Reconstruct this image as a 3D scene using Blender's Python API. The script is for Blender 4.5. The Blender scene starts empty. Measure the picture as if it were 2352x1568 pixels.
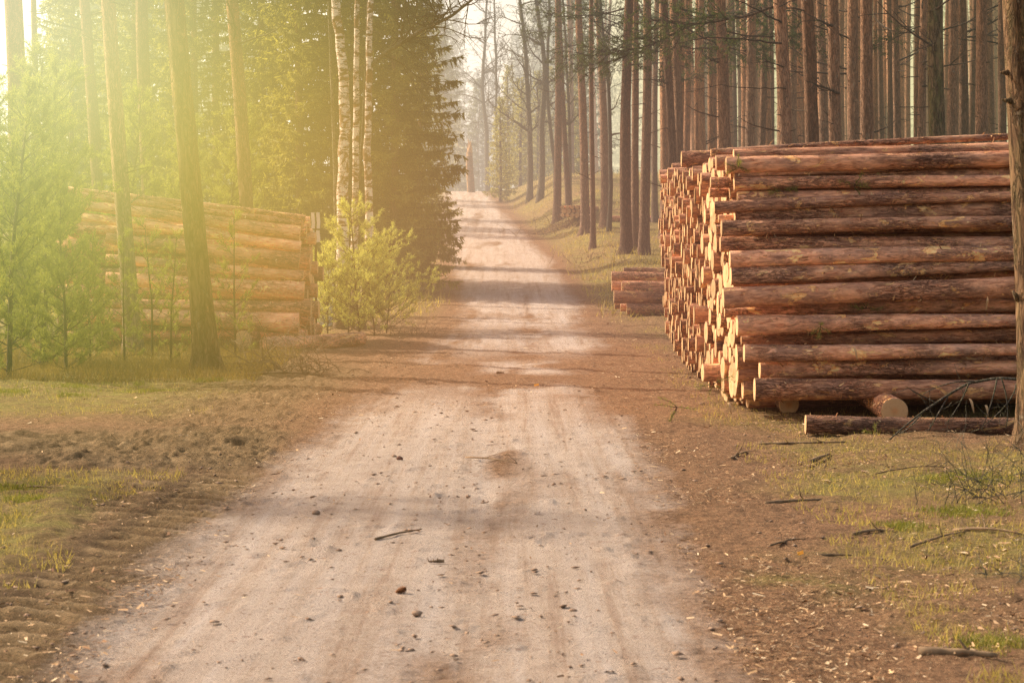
import bpy, math, random
import numpy as np
from mathutils import Vector, Matrix, Euler
R = np.random.RandomState(7)
random.seed(7)
PI = math.pi
sc = bpy.context.scene
COL = sc.collection

# ------------------------------------------------------------------ camera geometry (used to turn photo positions into world places)
F, CX, CY = 5304.0, 1176.0, 784.0
PITCH = math.atan(264 / F)
CAMZ = 2.0
def P(px, py, Y):
    u, v = (px - CX) / F, (CY - py) / F
    dy = math.cos(PITCH) + v * math.sin(PITCH)
    dz = -math.sin(PITCH) + v * math.cos(PITCH)
    t = Y / dy
    return Vector((u * t, Y, CAMZ + dz * t))
def X(px, Y):
    return (px - CX) / F * Y * 1.001

# ------------------------------------------------------------------ numpy noise
_perm = R.randint(0, 2 ** 31 - 1, 65536).astype(np.int64)
def _h(i, j, s):
    return (_perm[(i * 73 + j * 19349 + s * 8311 + _perm[(j + s * 7) & 65535]) & 65535] & 0xffff) / 65535.0
def vnoise(x, y, s=0):
    xi, yi = np.floor(x).astype(np.int64), np.floor(y).astype(np.int64)
    fx, fy = x - xi, y - yi
    fx, fy = fx * fx * (3 - 2 * fx), fy * fy * (3 - 2 * fy)
    a, b, c, d = _h(xi, yi, s), _h(xi + 1, yi, s), _h(xi, yi + 1, s), _h(xi + 1, yi + 1, s)
    return (a + (b - a) * fx) * (1 - fy) + (c + (d - c) * fx) * fy
def fbm(x, y, o=4, s=0, g=.5):
    t, a, n = 0, 1.0, 0
    for k in range(o):
        t = t + a * (vnoise(x * 2 ** k, y * 2 ** k, s + k) - .5); n += a; a *= g
    return t / n * 2
def sst(a, b, x):
    t = np.clip((x - a) / (b - a), 0, 1)
    return t * t * (3 - 2 * t)

# ------------------------------------------------------------------ terrain
_ty = np.linspace(-50, 400, 1801)
_tz = np.interp(_ty, [-50, 40, 50, 60, 75, 88, 100, 112, 122, 130, 142, 165, 400], [0, 0, .05, .25, .87, 1.6, 2.38, 3.2, 3.85, 3.95, 3.3, 2.0, 1.5])
_k = np.hanning(25); _k /= _k.sum()
_tz = np.convolve(np.pad(_tz, 12, mode='edge'), _k, 'valid')
def road_c(y): return np.interp(y, [0, 28, 39, 55, 75, 100, 120, 150], [-.45, -.42, .1, .2, -.35, -1.6, -2.35, -4.2])
def road_w(y): return np.interp(y, [0, 30, 39, 55, 75, 100, 120, 150], [1.58, 1.5, 1.35, 1.35, 1.6, 1.4, 1.1, 1.0])
def gz(x, y):
    x = np.asarray(x, float); y = np.asarray(y, float)
    z = np.interp(y, _ty, _tz)
    c, w = road_c(y), road_w(y)
    z = z + 1.45 * sst(.4, 3.2, x - c - w) * np.exp(-((y - 108) / 15) ** 2) * (1 - .5 * sst(6, 20, x))
    z = z + .35 * sst(.6, 2.5, x - c - w) * sst(50, 70, y) * (1 - sst(90, 110, y))
    z = z + .5 * sst(.3, 3, c - w - x) * sst(60, 90, y) * (1 - sst(130, 150, y))
    off = sst(.3, 2.2, np.abs(x - c) - w)
    z = z + off * .07 * fbm(x * .45 + 9, y * .3, 3, 5)
    return z
def G(x, y): return float(gz(x, y))

# ------------------------------------------------------------------ mesh builder
class MB:
    def __init__(s): s.v, s.q, s.t, s.n, s.mq, s.mt = [], [], [], 0, [], []
    def add(s, v, q=None, t=None, m=0):
        v = np.asarray(v, np.float32).reshape(-1, 3)
        if q is not None and len(q):
            q = np.asarray(q, np.int64).reshape(-1, 4) + s.n; s.q.append(q); s.mq.append(np.full(len(q), m, np.int32))
        if t is not None and len(t):
            t = np.asarray(t, np.int64).reshape(-1, 3) + s.n; s.t.append(t); s.mt.append(np.full(len(t), m, np.int32))
        s.v.append(v); s.n += len(v)
    def tube(s, pts, rad, k=6, m=0, cap=False):
        pts = np.asarray(pts, float); n = len(pts)
        rad = np.broadcast_to(np.asarray(rad, float), (n,))
        tg = np.gradient(pts, axis=0); tg /= np.linalg.norm(tg, axis=1)[:, None] + 1e-9
        ref = np.array([0, 0, 1.]) if abs(tg[:, 2]).mean() < .8 else np.array([0, 1., 0])
        a = np.cross(tg, ref); a /= np.linalg.norm(a, axis=1)[:, None] + 1e-9
        b = np.cross(tg, a)
        th = np.arange(k) * 2 * PI / k
        ring = pts[:, None, :] + rad[:, None, None] * (np.cos(th)[None, :, None] * a[:, None, :] + np.sin(th)[None, :, None] * b[:, None, :])
        i = np.arange(n - 1)[:, None] * k; j = np.arange(k)[None, :]; j2 = (j + 1) % k
        q = np.stack([i + j, i + j2, i + k + j2, i + k + j], -1).reshape(-1, 4)
        t = None
        v = ring.reshape(-1, 3)
        if cap:
            v = np.vstack([v, pts[0], pts[-1]]); L = n * k
            t = [[L, (a_ + 1) % k, a_] for a_ in range(k)] + [[L + 1, (n - 1) * k + a_, (n - 1) * k + (a_ + 1) % k] for a_ in range(k)]
        s.add(v, q, t, m)
    def blades(s, p, d, L, w, nrm=None, m=0, tip=.25):
        """flat tapered leaves: base points p, unit directions d, lengths L, widths w"""
        p = np.asarray(p, float); d = np.asarray(d, float); n = len(p)
        L = np.broadcast_to(L, (n,))[:, None]; w = np.broadcast_to(w, (n,))[:, None]
        r = nrm if nrm is not None else R.normal(size=(n, 3))
        sd = np.cross(d, r); sd /= np.linalg.norm(sd, axis=1)[:, None] + 1e-9
        a = p - sd * w / 2; b = p + sd * w / 2; c = p + d * L + sd * w / 2 * tip; e = p + d * L - sd * w / 2 * tip
        v = np.stack([a, b, c, e], 1).reshape(-1, 3)
        s.add(v, np.arange(4 * n).reshape(-1, 4), None, m)
    def mesh(s, name, mats, smooth=True):
        me = bpy.data.meshes.new(name)
        v = np.concatenate(s.v) if s.v else np.zeros((0, 3), np.float32)
        q = np.concatenate(s.q) if s.q else np.zeros((0, 4), np.int64)
        t = np.concatenate(s.t) if s.t else np.zeros((0, 3), np.int64)
        me.vertices.add(len(v)); me.vertices.foreach_set('co', v.ravel())
        nl = len(q) * 4 + len(t) * 3
        me.loops.add(nl); me.loops.foreach_set('vertex_index', np.concatenate([q.ravel(), t.ravel()]).astype(np.int32))
        me.polygons.add(len(q) + len(t))
        st = np.concatenate([np.arange(len(q)) * 4, len(q) * 4 + np.arange(len(t)) * 3]).astype(np.int32)
        me.polygons.foreach_set('loop_start', st)
        mi = np.concatenate(s.mq + s.mt) if (s.mq or s.mt) else np.zeros(0, np.int32)
        me.polygons.foreach_set('material_index', mi.astype(np.int32))
        me.polygons.foreach_set('use_smooth', np.full(len(q) + len(t), smooth))
        me.update(calc_edges=True); me.validate()
        for m_ in (mats if isinstance(mats, (list, tuple)) else [mats]): me.materials.append(m_)
        return me

def link(name, data, parent=None, loc=(0, 0, 0), rot=(0, 0, 0), scale=(1, 1, 1)):
    o = bpy.data.objects.new(name, data); COL.objects.link(o)
    o.location = loc; o.rotation_euler = rot; o.scale = scale
    if parent: o.parent = parent
    return o
def tag(o, label, cat=None, group=None, kind=None):
    if label: o['label'] = label
    if cat: o['category'] = cat
    if group: o['group'] = group
    if kind: o['kind'] = kind
    return o
def thing(name, label, cat, loc=(0, 0, 0), rot=(0, 0, 0), group=None):
    return tag(link(name, None, None, loc, rot), label, cat, group)

# ------------------------------------------------------------------ materials
def M(name):
    m = bpy.data.materials.new(name); m.use_nodes = True; nt = m.node_tree; nt.nodes.clear()
    return m, nt
class N:
    def __init__(s, nt): s.nt = nt
    def n(s, t, **k):
        x = s.nt.nodes.new(t)
        for a, b in k.items():
            if a == 'i':
                for c, d in b.items():
                    if isinstance(d, bpy.types.NodeSocket): s.nt.links.new(d, x.inputs[c])
                    else: x.inputs[c].default_value = d
            else: setattr(x, a, b)
        return x
    def l(s, a, b): s.nt.links.new(a, b)
    def noise(s, vec, scale, detail=4, rough=.55, dist=0):
        return s.n('ShaderNodeTexNoise', i={'Vector': vec, 'Scale': scale, 'Detail': detail, 'Roughness': rough, 'Distortion': dist}).outputs['Fac']
    def ramp(s, f, stops):
        r = s.n('ShaderNodeValToRGB', i={'Fac': f}); e = r.color_ramp.elements
        while len(e) < len(stops): e.new(.5)
        for a, (p, c) in zip(e, stops):
            a.position = p; a.color = (*c, 1) if not isinstance(c, (int, float)) else (c, c, c, 1)
        return r.outputs['Color']
    def mix(s, f, a, b, bt='MIX'):
        x = s.n('ShaderNodeMix', data_type='RGBA', blend_type=bt)
        for idx, v in ((0, f), (6, a), (7, b)):
            if isinstance(v, bpy.types.NodeSocket): s.l(v, x.inputs[idx])
            else: x.inputs[idx].default_value = (*v, 1) if isinstance(v, tuple) and len(v) == 3 else v
        return x.outputs[2]
    def math(s, op, a, b=0.0, c=None):
        x = s.n('ShaderNodeMath', operation=op)
        for idx, v in enumerate((a, b) if c is None else (a, b, c)):
            if isinstance(v, bpy.types.NodeSocket): s.l(v, x.inputs[idx])
            else: x.inputs[idx].default_value = v
        return x.outputs[0]
    def mapping(s, vec, scale=(1, 1, 1), loc=None):
        m = s.n('ShaderNodeMapping', i={'Vector': vec, 'Scale': scale})
        if loc is not None: s.l(loc, m.inputs['Location'])
        return m.outputs[0]
    def out(s, col, rough=.9, bump=None, bs=.4, bd=.02, spec=.15, trans=None, nrm=None):
        b = s.n('ShaderNodeBsdfPrincipled', i={'Roughness': rough, 'Specular IOR Level': spec})
        if isinstance(col, bpy.types.NodeSocket): s.l(col, b.inputs['Base Color'])
        else: b.inputs['Base Color'].default_value = (*col, 1)
        if bump is not None:
            u = s.n('ShaderNodeBump', i={'Height': bump, 'Strength': bs, 'Distance': bd}); s.l(u.outputs[0], b.inputs['Normal'])
        sh = b.outputs[0]
        if trans is not None:
            t = s.n('ShaderNodeBsdfTranslucent')
            if isinstance(col, bpy.types.NodeSocket):
                s.l(s.mix(1.0, col, (1.25, 1.25, .6), 'MULTIPLY'), t.inputs[0])
            else: t.inputs[0].default_value = (*col, 1)
            ms = s.n('ShaderNodeMixShader', i={0: trans}); s.l(sh, ms.inputs[1]); s.l(t.outputs[0], ms.inputs[2]); sh = ms.outputs[0]
        o = s.n('ShaderNodeOutputMaterial'); s.l(sh, o.inputs[0])

def rnd_vec(k):
    oi = k.n('ShaderNodeObjectInfo')
    return oi, k.math('MULTIPLY', oi.outputs['Random'], 37.0)

def mat_trunk(name, dark, mid, orange, up0=1.5, up1=9, moss=0.0, scale=1.0):
    m, nt = M(name); k = N(nt)
    tc = k.n('ShaderNodeTexCoord').outputs['Object']; oi, rv = rnd_vec(k)
    v = k.mapping(tc, (1, 1, .22), rv)
    n1 = k.noise(v, 22 * scale, 5, .65, .6)
    rg = k.noise(k.mapping(tc, (1, 1, .2), rv), 20 * scale, 4, .65, 1.4)
    crack = k.ramp(k.math('ABSOLUTE', k.math('SUBTRACT', rg, .5)), [(.0, 0), (.07, 1)])
    c = k.mix(k.ramp(n1, [(.3, 0), (.7, 1)]), dark, mid)
    sep = k.n('ShaderNodeSeparateXYZ', i={0: tc})
    h = k.n('ShaderNodeMapRange', i={0: sep.outputs[2], 1: up0, 2: up1}).outputs[0]
    h = k.math('MULTIPLY', h, k.ramp(k.noise(v, 7, 3), [(.3, .4), (.6, 1.0)]))
    c = k.mix(h, c, orange)
    c = k.mix(k.math('MULTIPLY', k.math('SUBTRACT', 1.0, crack), .65), c, tuple(x * .3 for x in dark))
    lich = k.ramp(k.noise(k.mapping(tc, (1, 1, .6), rv), 9, 5, .7), [(.6, 0), (.68, 1)])
    c = k.mix(k.math('MULTIPLY', lich, .35), c, (.34, .31, .24))
    if moss: c = k.mix(k.math('MULTIPLY', k.ramp(k.noise(v, 12, 4, .7), [(.45, 0), (.6, 1)]), moss), c, (.16, .17, .06))
    br = k.math('MULTIPLY_ADD', oi.outputs['Random'], .7, .65)
    c = k.mix(1.0, c, k.n('ShaderNodeCombineColor', i={0: br, 1: br, 2: br}).outputs[0], 'MULTIPLY')
    hgt = k.math('ADD', k.math('MULTIPLY', crack, .6), n1)
    k.out(c, .92, hgt, .8, .03)
    return m
BARK = mat_trunk('pine_bark', (.12, .08, .058), (.33, .22, .16), (.46, .24, .13))
BARK_FAR = mat_trunk('pine_bark_orange', (.20, .125, .09), (.48, .29, .20), (.62, .32, .17), 0, 6)
BARK_LICH = mat_trunk('mottled_bark', (.06, .045, .03), (.30, .22, .13), (.28, .17, .1), 3, 12, .5, .6)
BARK_NEAR = mat_trunk('rough_near_bark', (.06, .035, .022), (.26, .16, .09), (.26, .14, .07), 3, 12, .15, .55)
TWIG = mat_trunk('dead_twig', (.06, .045, .035), (.14, .10, .07), (.16, .12, .09))
GREYB = mat_trunk('grey_bark', (.12, .10, .08), (.28, .25, .20), (.2, .18, .13), 0, 9, .35)

def mat_birch():
    m, nt = M('birch_bark'); k = N(nt)
    tc = k.n('ShaderNodeTexCoord').outputs['Object']; oi, rv = rnd_vec(k)
    a = k.noise(k.mapping(tc, (1.2, 1.2, 5.5), rv), 3.2, 4, .65, .5)
    b = k.noise(k.mapping(tc, (1, 1, 1.4), rv), 3.0, 5, .7, .8)
    fine = k.noise(k.mapping(tc, (1, 1, 9), rv), 14, 3, .6)
    c = k.mix(k.ramp(fine, [(.35, 0), (.65, 1)]), (.62, .55, .47), (.82, .76, .68))
    c = k.mix(k.ramp(a, [(.53, 0), (.58, 1)]), c, (.13, .08, .045))
    c = k.mix(k.ramp(b, [(.47, 0), (.56, 1)]), c, (.20, .12, .065))
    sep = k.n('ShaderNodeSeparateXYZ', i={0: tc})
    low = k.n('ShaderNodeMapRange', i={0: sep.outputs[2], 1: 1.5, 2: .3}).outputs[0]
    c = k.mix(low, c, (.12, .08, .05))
    k.out(c, .8, k.math('ADD', b, fine), .5, .02)
    return m
BIRCH = mat_birch()

def mat_island_(name, stops):
    m, nt = M(name); k = N(nt)
    ri = k.n('ShaderNodeNewGeometry').outputs['Random Per Island']
    k.out(k.ramp(ri, stops), .85, spec=.15); return m
def mat_log(name, gain=1.0):
    """bark of a felled pine: plates near the butt, smooth orange skin higher up, scars where the bark peeled"""
    m, nt = M(name); k = N(nt)
    tc = k.n('ShaderNodeTexCoord').outputs['Object']; oi, rv = rnd_vec(k)
    v = k.mapping(tc, (.22, 1, 1), rv)
    n1 = k.noise(v, 26, 6, .7, 1.0)
    n2 = k.noise(k.mapping(tc, (.5, 1, 1), rv), 5, 4, .6)
    rg = k.noise(k.mapping(tc, (.16, 1, 1), rv), 30, 5, .7, 1.6)
    crack = k.ramp(k.math('ABSOLUTE', k.math('SUBTRACT', rg, .5)), [(.0, 0), (.055, 1)])
    c = k.mix(k.ramp(n1, [(.3, 0), (.68, 1)]), (.12, .055, .04), (.64, .37, .27))
    c = k.mix(k.ramp(n2, [(.40, 0), (.62, 1)]), c, k.mix(k.ramp(n1, [(.35, 0), (.6, 1)]), (.34, .13, .075), (.76, .42, .27)))
    gate = k.ramp(k.noise(k.mapping(tc, (.4, 1, 1), rv), 2.2, 2), [(.42, 0), (.58, 1)])
    c = k.mix(k.math('MULTIPLY', k.math('MULTIPLY', k.math('SUBTRACT', 1.0, crack), gate), .8), c, (.035, .018, .014))
    # peeled scars
    sc1 = k.noise(k.mapping(tc, (.5, 1, 1), rv), 7.5, 6, .66, .7)
    scar = k.ramp(sc1, [(.585, 0), (.625, 1)])
    sc2 = k.ramp(k.noise(k.mapping(tc, (.3, 1, 1), rv), 30, 3, .6), [(.64, 0), (.69, 1)])
    c = k.mix(scar, c, k.mix(k.ramp(n1, [(.35, 0), (.6, 1)]), (.72, .34, .12), (.95, .66, .36)))
    c = k.mix(k.math('MULTIPLY', sc2, .7), c, (.68, .42, .2))
    gy = k.ramp(k.math('FRACT', k.math('MULTIPLY', oi.outputs['Random'], 7.3)), [(.45, 0), (1, .65)])
    c = k.mix(gy, c, k.mix(1.0, c, (.80, 1.0, 1.15), 'MULTIPLY'))
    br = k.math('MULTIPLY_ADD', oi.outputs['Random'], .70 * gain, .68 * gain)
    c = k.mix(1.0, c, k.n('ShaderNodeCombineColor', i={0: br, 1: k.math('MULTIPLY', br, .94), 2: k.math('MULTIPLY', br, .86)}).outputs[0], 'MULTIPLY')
    hgt = k.math('SUBTRACT', k.math('ADD', k.math('MULTIPLY', crack, gate), n1), k.math('MULTIPLY', scar, .5))
    k.out(c, .85, hgt, .8, .02)
    return m
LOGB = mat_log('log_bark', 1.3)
LOGD = mat_log('shaded_log_bark', .6)  # same bark darkened, shade put into the lone log's colour
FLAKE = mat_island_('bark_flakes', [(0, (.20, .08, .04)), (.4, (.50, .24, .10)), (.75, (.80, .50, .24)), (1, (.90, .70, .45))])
LOGL = mat_log('sunlit_log_bark', 1.6)  # same bark brightened, sunlight put into the left stack's colour
def mat_cut():
    m, nt = M('cut_wood'); k = N(nt)
    tc = k.n('ShaderNodeTexCoord').outputs['Object']; oi, rv = rnd_vec(k)
    sep = k.n('ShaderNodeSeparateXYZ', i={0: tc})
    r = k.math('SQRT', k.math('ADD', k.math('POWER', sep.outputs[1], 2.0), k.math('POWER', sep.outputs[2], 2.0)))
    nz = k.noise(tc, 18, 3)
    ring = k.math('SINE', k.math('MULTIPLY_ADD', r, 620.0, k.math('MULTIPLY', nz, 5.0)))
    c = k.mix(k.ramp(ring, [(0, 0), (1, 1)]), (.66, .45, .26), (.56, .35, .18))
    c = k.mix(k.ramp(r, [(.01, 1), (.055, 0)]), c, (.62, .33, .15))
    c = k.mix(k.ramp(k.noise(tc, 40, 4, .7), [(.55, 0), (.75, 1)]), c, (.48, .28, .15))
    br = k.math('MULTIPLY_ADD', oi.outputs['Random'], .45, .65)
    c = k.mix(1.0, c, k.n('ShaderNodeCombineColor', i={0: br, 1: br, 2: br}).outputs[0], 'MULTIPLY')
    k.out(c, .8, nz, .2, .01)
    return m
CUT = mat_cut()
def mat_leaf(name, a, b, trans=.35, sc_=3.0):
    m, nt = M(name); k = N(nt)
    tc = k.n('ShaderNodeTexCoord').outputs['Object']; oi, rv = rnd_vec(k)
    n = k.noise(k.mapping(tc, (1, 1, 1), rv), sc_, 5, .75)
    c = k.mix(k.ramp(n, [(.32, 0), (.66, 1)]), a, b)
    k.out(c, .7, trans=trans, spec=.2)
    return m
SPRUCE = mat_leaf('spruce_needles', (.10, .105, .03), (.38, .35, .11), .4)
PINE_Y = mat_leaf('sunlit_pine_needles', (.28, .32, .11), (.68, .68, .28), .4, 5)
PINE_G = mat_leaf('soft_pine_needles', (.14, .16, .045), (.30, .31, .10), .4)
PINE_D = mat_leaf('pine_crown_needles', (.05, .075, .04), (.12, .15, .07), .35)
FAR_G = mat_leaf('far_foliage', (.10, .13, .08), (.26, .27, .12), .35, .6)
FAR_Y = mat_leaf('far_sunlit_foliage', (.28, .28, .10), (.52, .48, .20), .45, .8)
GRASS = mat_leaf('grass_blades', (.20, .17, .06), (.62, .49, .20), .4, 2.5)
HEATH = mat_leaf('brown_undergrowth', (.10, .07, .03), (.30, .21, .09), .4, 2)
MOSS = mat_leaf('moss', (.13, .14, .03), (.32, .31, .08), .25, 6)
def mat_simple(name, a, b, scale=20, rough=.9, bs=.4):
    m, nt = M(name); k = N(nt)
    tc = k.n('ShaderNodeTexCoord').outputs['Object']
    n = k.noise(tc, scale, 5, .65)
    k.out(k.mix(k.ramp(n, [(.3, 0), (.7, 1)]), a, b), rough, n, bs, .01)
    return m
CHIP = mat_simple('bark_chips', (.12, .06, .035), (.56, .38, .22), 3)
CLOD = mat_simple('earth_clods', (.20, .13, .09), (.36, .26, .19), 6)
STICK = mat_simple('stick_bark', (.10, .065, .04), (.30, .21, .13), 9)
STONE = mat_simple('stone', (.10, .05, .035), (.22, .13, .10), 30)
PALEB = mat_simple('weathered_board', (.42, .42, .37), (.62, .60, .52), 5)
PLAST = mat_simple('pale_plastic', (.50, .60, .64), (.72, .78, .80), 8, .4)
SNAGW = mat_simple('bare_wood', (.40, .22, .10), (.72, .50, .30), 4)
CONE = mat_simple('cone_scales', (.12, .05, .03), (.36, .17, .07), 60)

def mat_island(name, stops):
    m, nt = M(name); k = N(nt)
    ri = k.n('ShaderNodeNewGeometry').outputs['Random Per Island']
    k.out(k.ramp(ri, stops), .85, spec=.15); return m
LITTER = mat_island('litter_pieces', [(0, (.07, .035, .02)), (.35, (.20, .11, .06)), (.65, (.38, .23, .12)), (.9, (.66, .46, .27)), (1, (.80, .66, .46))])
def mat_ground():
    m, nt = M('forest_ground'); k = N(nt)
    pos = k.n('ShaderNodeNewGeometry').outputs['Position']
    at = k.n('ShaderNodeAttribute', attribute_name='mask')
    s = k.n('ShaderNodeSeparateColor', i={0: at.outputs['Color']})
    road, mud, grass = s.outputs[0], s.outputs[1], s.outputs[2]
    n_big = k.noise(pos, .55, 4, .6); n_mid = k.noise(pos, 3.2, 5, .65); n_f = k.noise(pos, 20, 6, .78); n_ff = k.noise(pos, 60, 5, .8)
    streak = k.noise(k.mapping(pos, (2.6, .07, 1)), 2.0, 6, .7)
    # sand road
    sand = k.mix(k.ramp(n_mid, [(.3, 0), (.7, 1)]), (.41, .318, .262), (.57, .466, .392))
    sand = k.mix(k.ramp(streak, [(.42, 0), (.66, .75)]), sand, (.60, .53, .50))
    sand = k.mix(k.ramp(streak, [(.32, .5), (.44, 0)]), sand, (.26, .15, .10))
    sand = k.mix(k.ramp(n_ff, [(.53, 0), (.62, .8)]), sand, (.24, .16, .115))
    sand = k.mix(k.ramp(k.noise(pos, 11, 5, .7), [(.60, 0), (.68, .7)]), sand, (.24, .145, .11))
    # litter
    lit = k.mix(k.ramp(n_f, [(.3, 0), (.7, 1)]), (.075, .04, .025), (.42, .245, .14))
    lit = k.mix(k.ramp(n_ff, [(.55, 0), (.66, .9)]), lit, (.66, .47, .28))
    lit = k.mix(k.ramp(n_mid, [(.5, 0), (.75, .6)]), lit, (.10, .06, .035))
    # churned mud
    mu = k.mix(k.ramp(n_f, [(.25, 0), (.7, 1)]), (.075, .05, .026), (.31, .215, .115))
    mu = k.mix(k.ramp(n_ff, [(.5, 0), (.7, .5)]), mu, (.05, .03, .015))
    mu = k.mix(k.ramp(n_mid, [(.5, 0), (.72, .6)]), mu, (.46, .33, .19))
    # grass and moss
    gr = k.mix(k.ramp(n_f, [(.3, 0), (.7, 1)]), (.055, .04, .018), (.36, .27, .11))
    gr = k.mix(k.ramp(n_mid, [(.42, 0), (.62, .9)]), gr, k.mix(k.ramp(n_ff, [(.35, 0), (.62, 1)]), (.10, .095, .022), (.40, .36, .11)))
    c = k.mix(grass, lit, gr)
    c = k.mix(k.ramp(n_ff, [(.60, 0), (.68, .7)]), c, (.60, .45, .24))
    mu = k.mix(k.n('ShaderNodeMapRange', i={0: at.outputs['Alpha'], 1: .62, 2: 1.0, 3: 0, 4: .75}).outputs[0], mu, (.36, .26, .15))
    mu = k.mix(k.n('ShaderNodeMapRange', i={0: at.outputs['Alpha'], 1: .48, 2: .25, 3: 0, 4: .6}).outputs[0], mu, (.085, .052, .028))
    c = k.mix(mud, c, mu)
    edge = k.ramp(k.math('ADD', road, k.math('MULTIPLY', k.math('SUBTRACT', n_f, .5), .8)), [(.22, 0), (.80, 1)])
    c = k.mix(edge, c, sand)
    hgt = k.math('ADD', k.math('ADD', n_f, k.math('MULTIPLY', n_ff, .6)), k.math('MULTIPLY', n_mid, 1.2))
    k.out(c, .95, hgt, .9, .05, spec=.1)
    return m
GROUND = mat_ground()

# ------------------------------------------------------------------ ground sheet and road
def build_ground():
    ys = [6.0]
    while ys[-1] < 420:
        y = ys[-1]
        st = max(.03, y * y / 4600 * .85) if y < 40 else (.33 if y < 127 else min(12, (y - 120) * .08 + .3))
        ys.append(y + min(st, 12))
    ys = np.array(ys)
    a = np.arange(0, 4, .024); b = np.arange(4, 10, .06); g = [10.0]
    while g[-1] < 230: g.append(g[-1] + (g[-1] - 9) * .12 + .1)
    half = np.concatenate([a, b, np.array(g)])
    xs = np.concatenate([-half[:0:-1], half]) - .3
    Xg, Yg = np.meshgrid(xs, ys)
    c, w = road_c(Yg), road_w(Yg)
    d = np.abs(Xg - c) - w                      # <0 on the road
    wob = (.30 - .18 * sst(40, 60, Yg)) * fbm(Xg * .9, Yg * .35, 4, 11) + .12 * fbm(Xg * 5, Yg * 3, 3, 12)
    road = 1 - sst(-.55, .50, d + wob)
    # litter drifts that cross the road between the log stacks
    drift = np.exp(-((Yg - 32) / 6.0) ** 2) * 1.0 * sst(-.35, .35, fbm(Xg * .8, Yg * .5, 4, 21) + .3)
    drift = np.maximum(drift, np.exp(-((Yg - 44) / 3.0) ** 2) * .5)
    drift = np.maximum(drift, .6 * sst(.1, .5, fbm(Xg * 1.3, Yg * .22, 4, 23)))
    strip = np.exp(-((Xg - c - .22) / .26) ** 2) * sst(-.35, .35, fbm(Xg * 2.4, Yg * .9, 4, 25)) * .42 + .3 * np.exp(-((np.abs(Xg - c - .1) - 1.15) / .22) ** 2) * sst(-.2, .4, fbm(Xg * 3, Yg * .4, 4, 27))
    road = np.clip(road * (1 - drift * sst(13, 24, Yg) * .85 - .45 * drift * (1 - sst(13, 24, Yg))) - strip * road, 0, 1)
    lx = Xg + 2.0 + wob
    lim = -2.2 + 1.25 * sst(11.5, 13.2, Yg)
    mudv = sst(.25, -.1, lx) * sst(-.25, .2, lx - lim + .25 * fbm(Xg * 2, Yg, 3, 31)) * (1 - sst(18, 20, Yg))
    mudt = sst(.3, -.3, lx) * sst(17.6, 19.0, Yg + wob * 2 + (Xg + 2) * .35) * (1 - sst(22.5, 25, Yg + wob * 2 - (Xg + 2) * .5))
    mudf = sst(.2, -.5, lx) * sst(-2.6, -1.4, lx) * sst(22, 24, Yg) * (1 - sst(30, 36, Yg)) * .7
    mud = np.clip(np.maximum(np.maximum(mudv, mudt), mudf), 0, 1)
    gn = fbm(Xg * .7, Yg * .5, 4, 41)
    grL = sst(-.7, -1.1, lx) * (1 - sst(18.2, 19.4, Yg)) * .95
    grL2 = sst(-.9, -1.8, lx) * sst(23.5, 26, Yg) * .85
    grR = sst(1.9, 3.2, Xg + gn * 1.2) * (.45 + .9 * gn) * (1 - .5 * sst(19, 24, Yg))
    grF = sst(.2, 1.0, d) * sst(38, 60, Yg) * (.75 + .5 * gn)
    grass = np.clip(np.maximum(np.maximum(grL, grL2), np.maximum(grR, grF)), 0, 1)
    Z = gz(Xg, Yg)
    near = 1 - sst(45, 70, Yg)
    off = 1 - road
    f1 = fbm(Xg * 3, Yg * 3, 5, 51, .6)
    Z += near * (.012 * road * f1 * .5 + off * .045 * f1 * (1 - .65 * mudv))
    lump = np.clip(fbm(Xg * 7, Yg * 4.5, 3, 55) - .28, 0, 1)
    Z += near * .05 * lump * (road * .5 + .5)
    # churned mud: heaps and lug marks of tractor tyres
    m_ = fbm(Xg * 1.7, Yg * 1.5, 5, 61, .62)
    Z += (mud - .7 * mudv) * near * (.07 * m_ + .085 * np.abs(fbm(Xg * 7, Yg * 5, 4, 66, .7)) - .01)
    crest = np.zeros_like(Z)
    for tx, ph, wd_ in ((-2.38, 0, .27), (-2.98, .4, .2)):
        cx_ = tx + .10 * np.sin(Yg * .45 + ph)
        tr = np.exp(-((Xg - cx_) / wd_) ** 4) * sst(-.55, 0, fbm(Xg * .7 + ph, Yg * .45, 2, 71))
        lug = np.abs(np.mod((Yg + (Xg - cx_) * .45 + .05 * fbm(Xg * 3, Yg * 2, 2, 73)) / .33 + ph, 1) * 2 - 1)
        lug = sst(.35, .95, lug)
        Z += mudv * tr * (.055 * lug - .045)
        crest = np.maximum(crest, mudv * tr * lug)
    # long berm at the verge
    Z += .035 * np.exp(-((Xg + 3.15 + .15 * np.sin(Yg * .8)) / .22) ** 2) * (1 - sst(16, 19, Yg)) * (1 + .8 * fbm(Xg * 2, Yg * 1.5, 3, 75))
    # faint wheel tracks on the road
    for tx in (-.95, .55):
        Z -= road * near * .018 * np.exp(-((Xg - c - tx + .45 - .1) / .25) ** 2)
    ny, nx = Xg.shape
    V = np.stack([Xg, Yg, Z], -1).reshape(-1, 3).astype(np.float32)
    idx = np.arange(ny * nx).reshape(ny, nx)
    Q = np.stack([idx[:-1, :-1], idx[:-1, 1:], idx[1:, 1:], idx[1:, :-1]], -1)
    onroad = (d[:-1, :-1] + wob[:-1, :-1] < 0) & (Yg[:-1, :-1] < 150)
    msk = np.stack([road, mud, grass, np.clip(crest - .55 * mudv * (1 - crest), -1, 1) * .5 + .5], -1).reshape(-1, 4).astype(np.float32)
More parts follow.
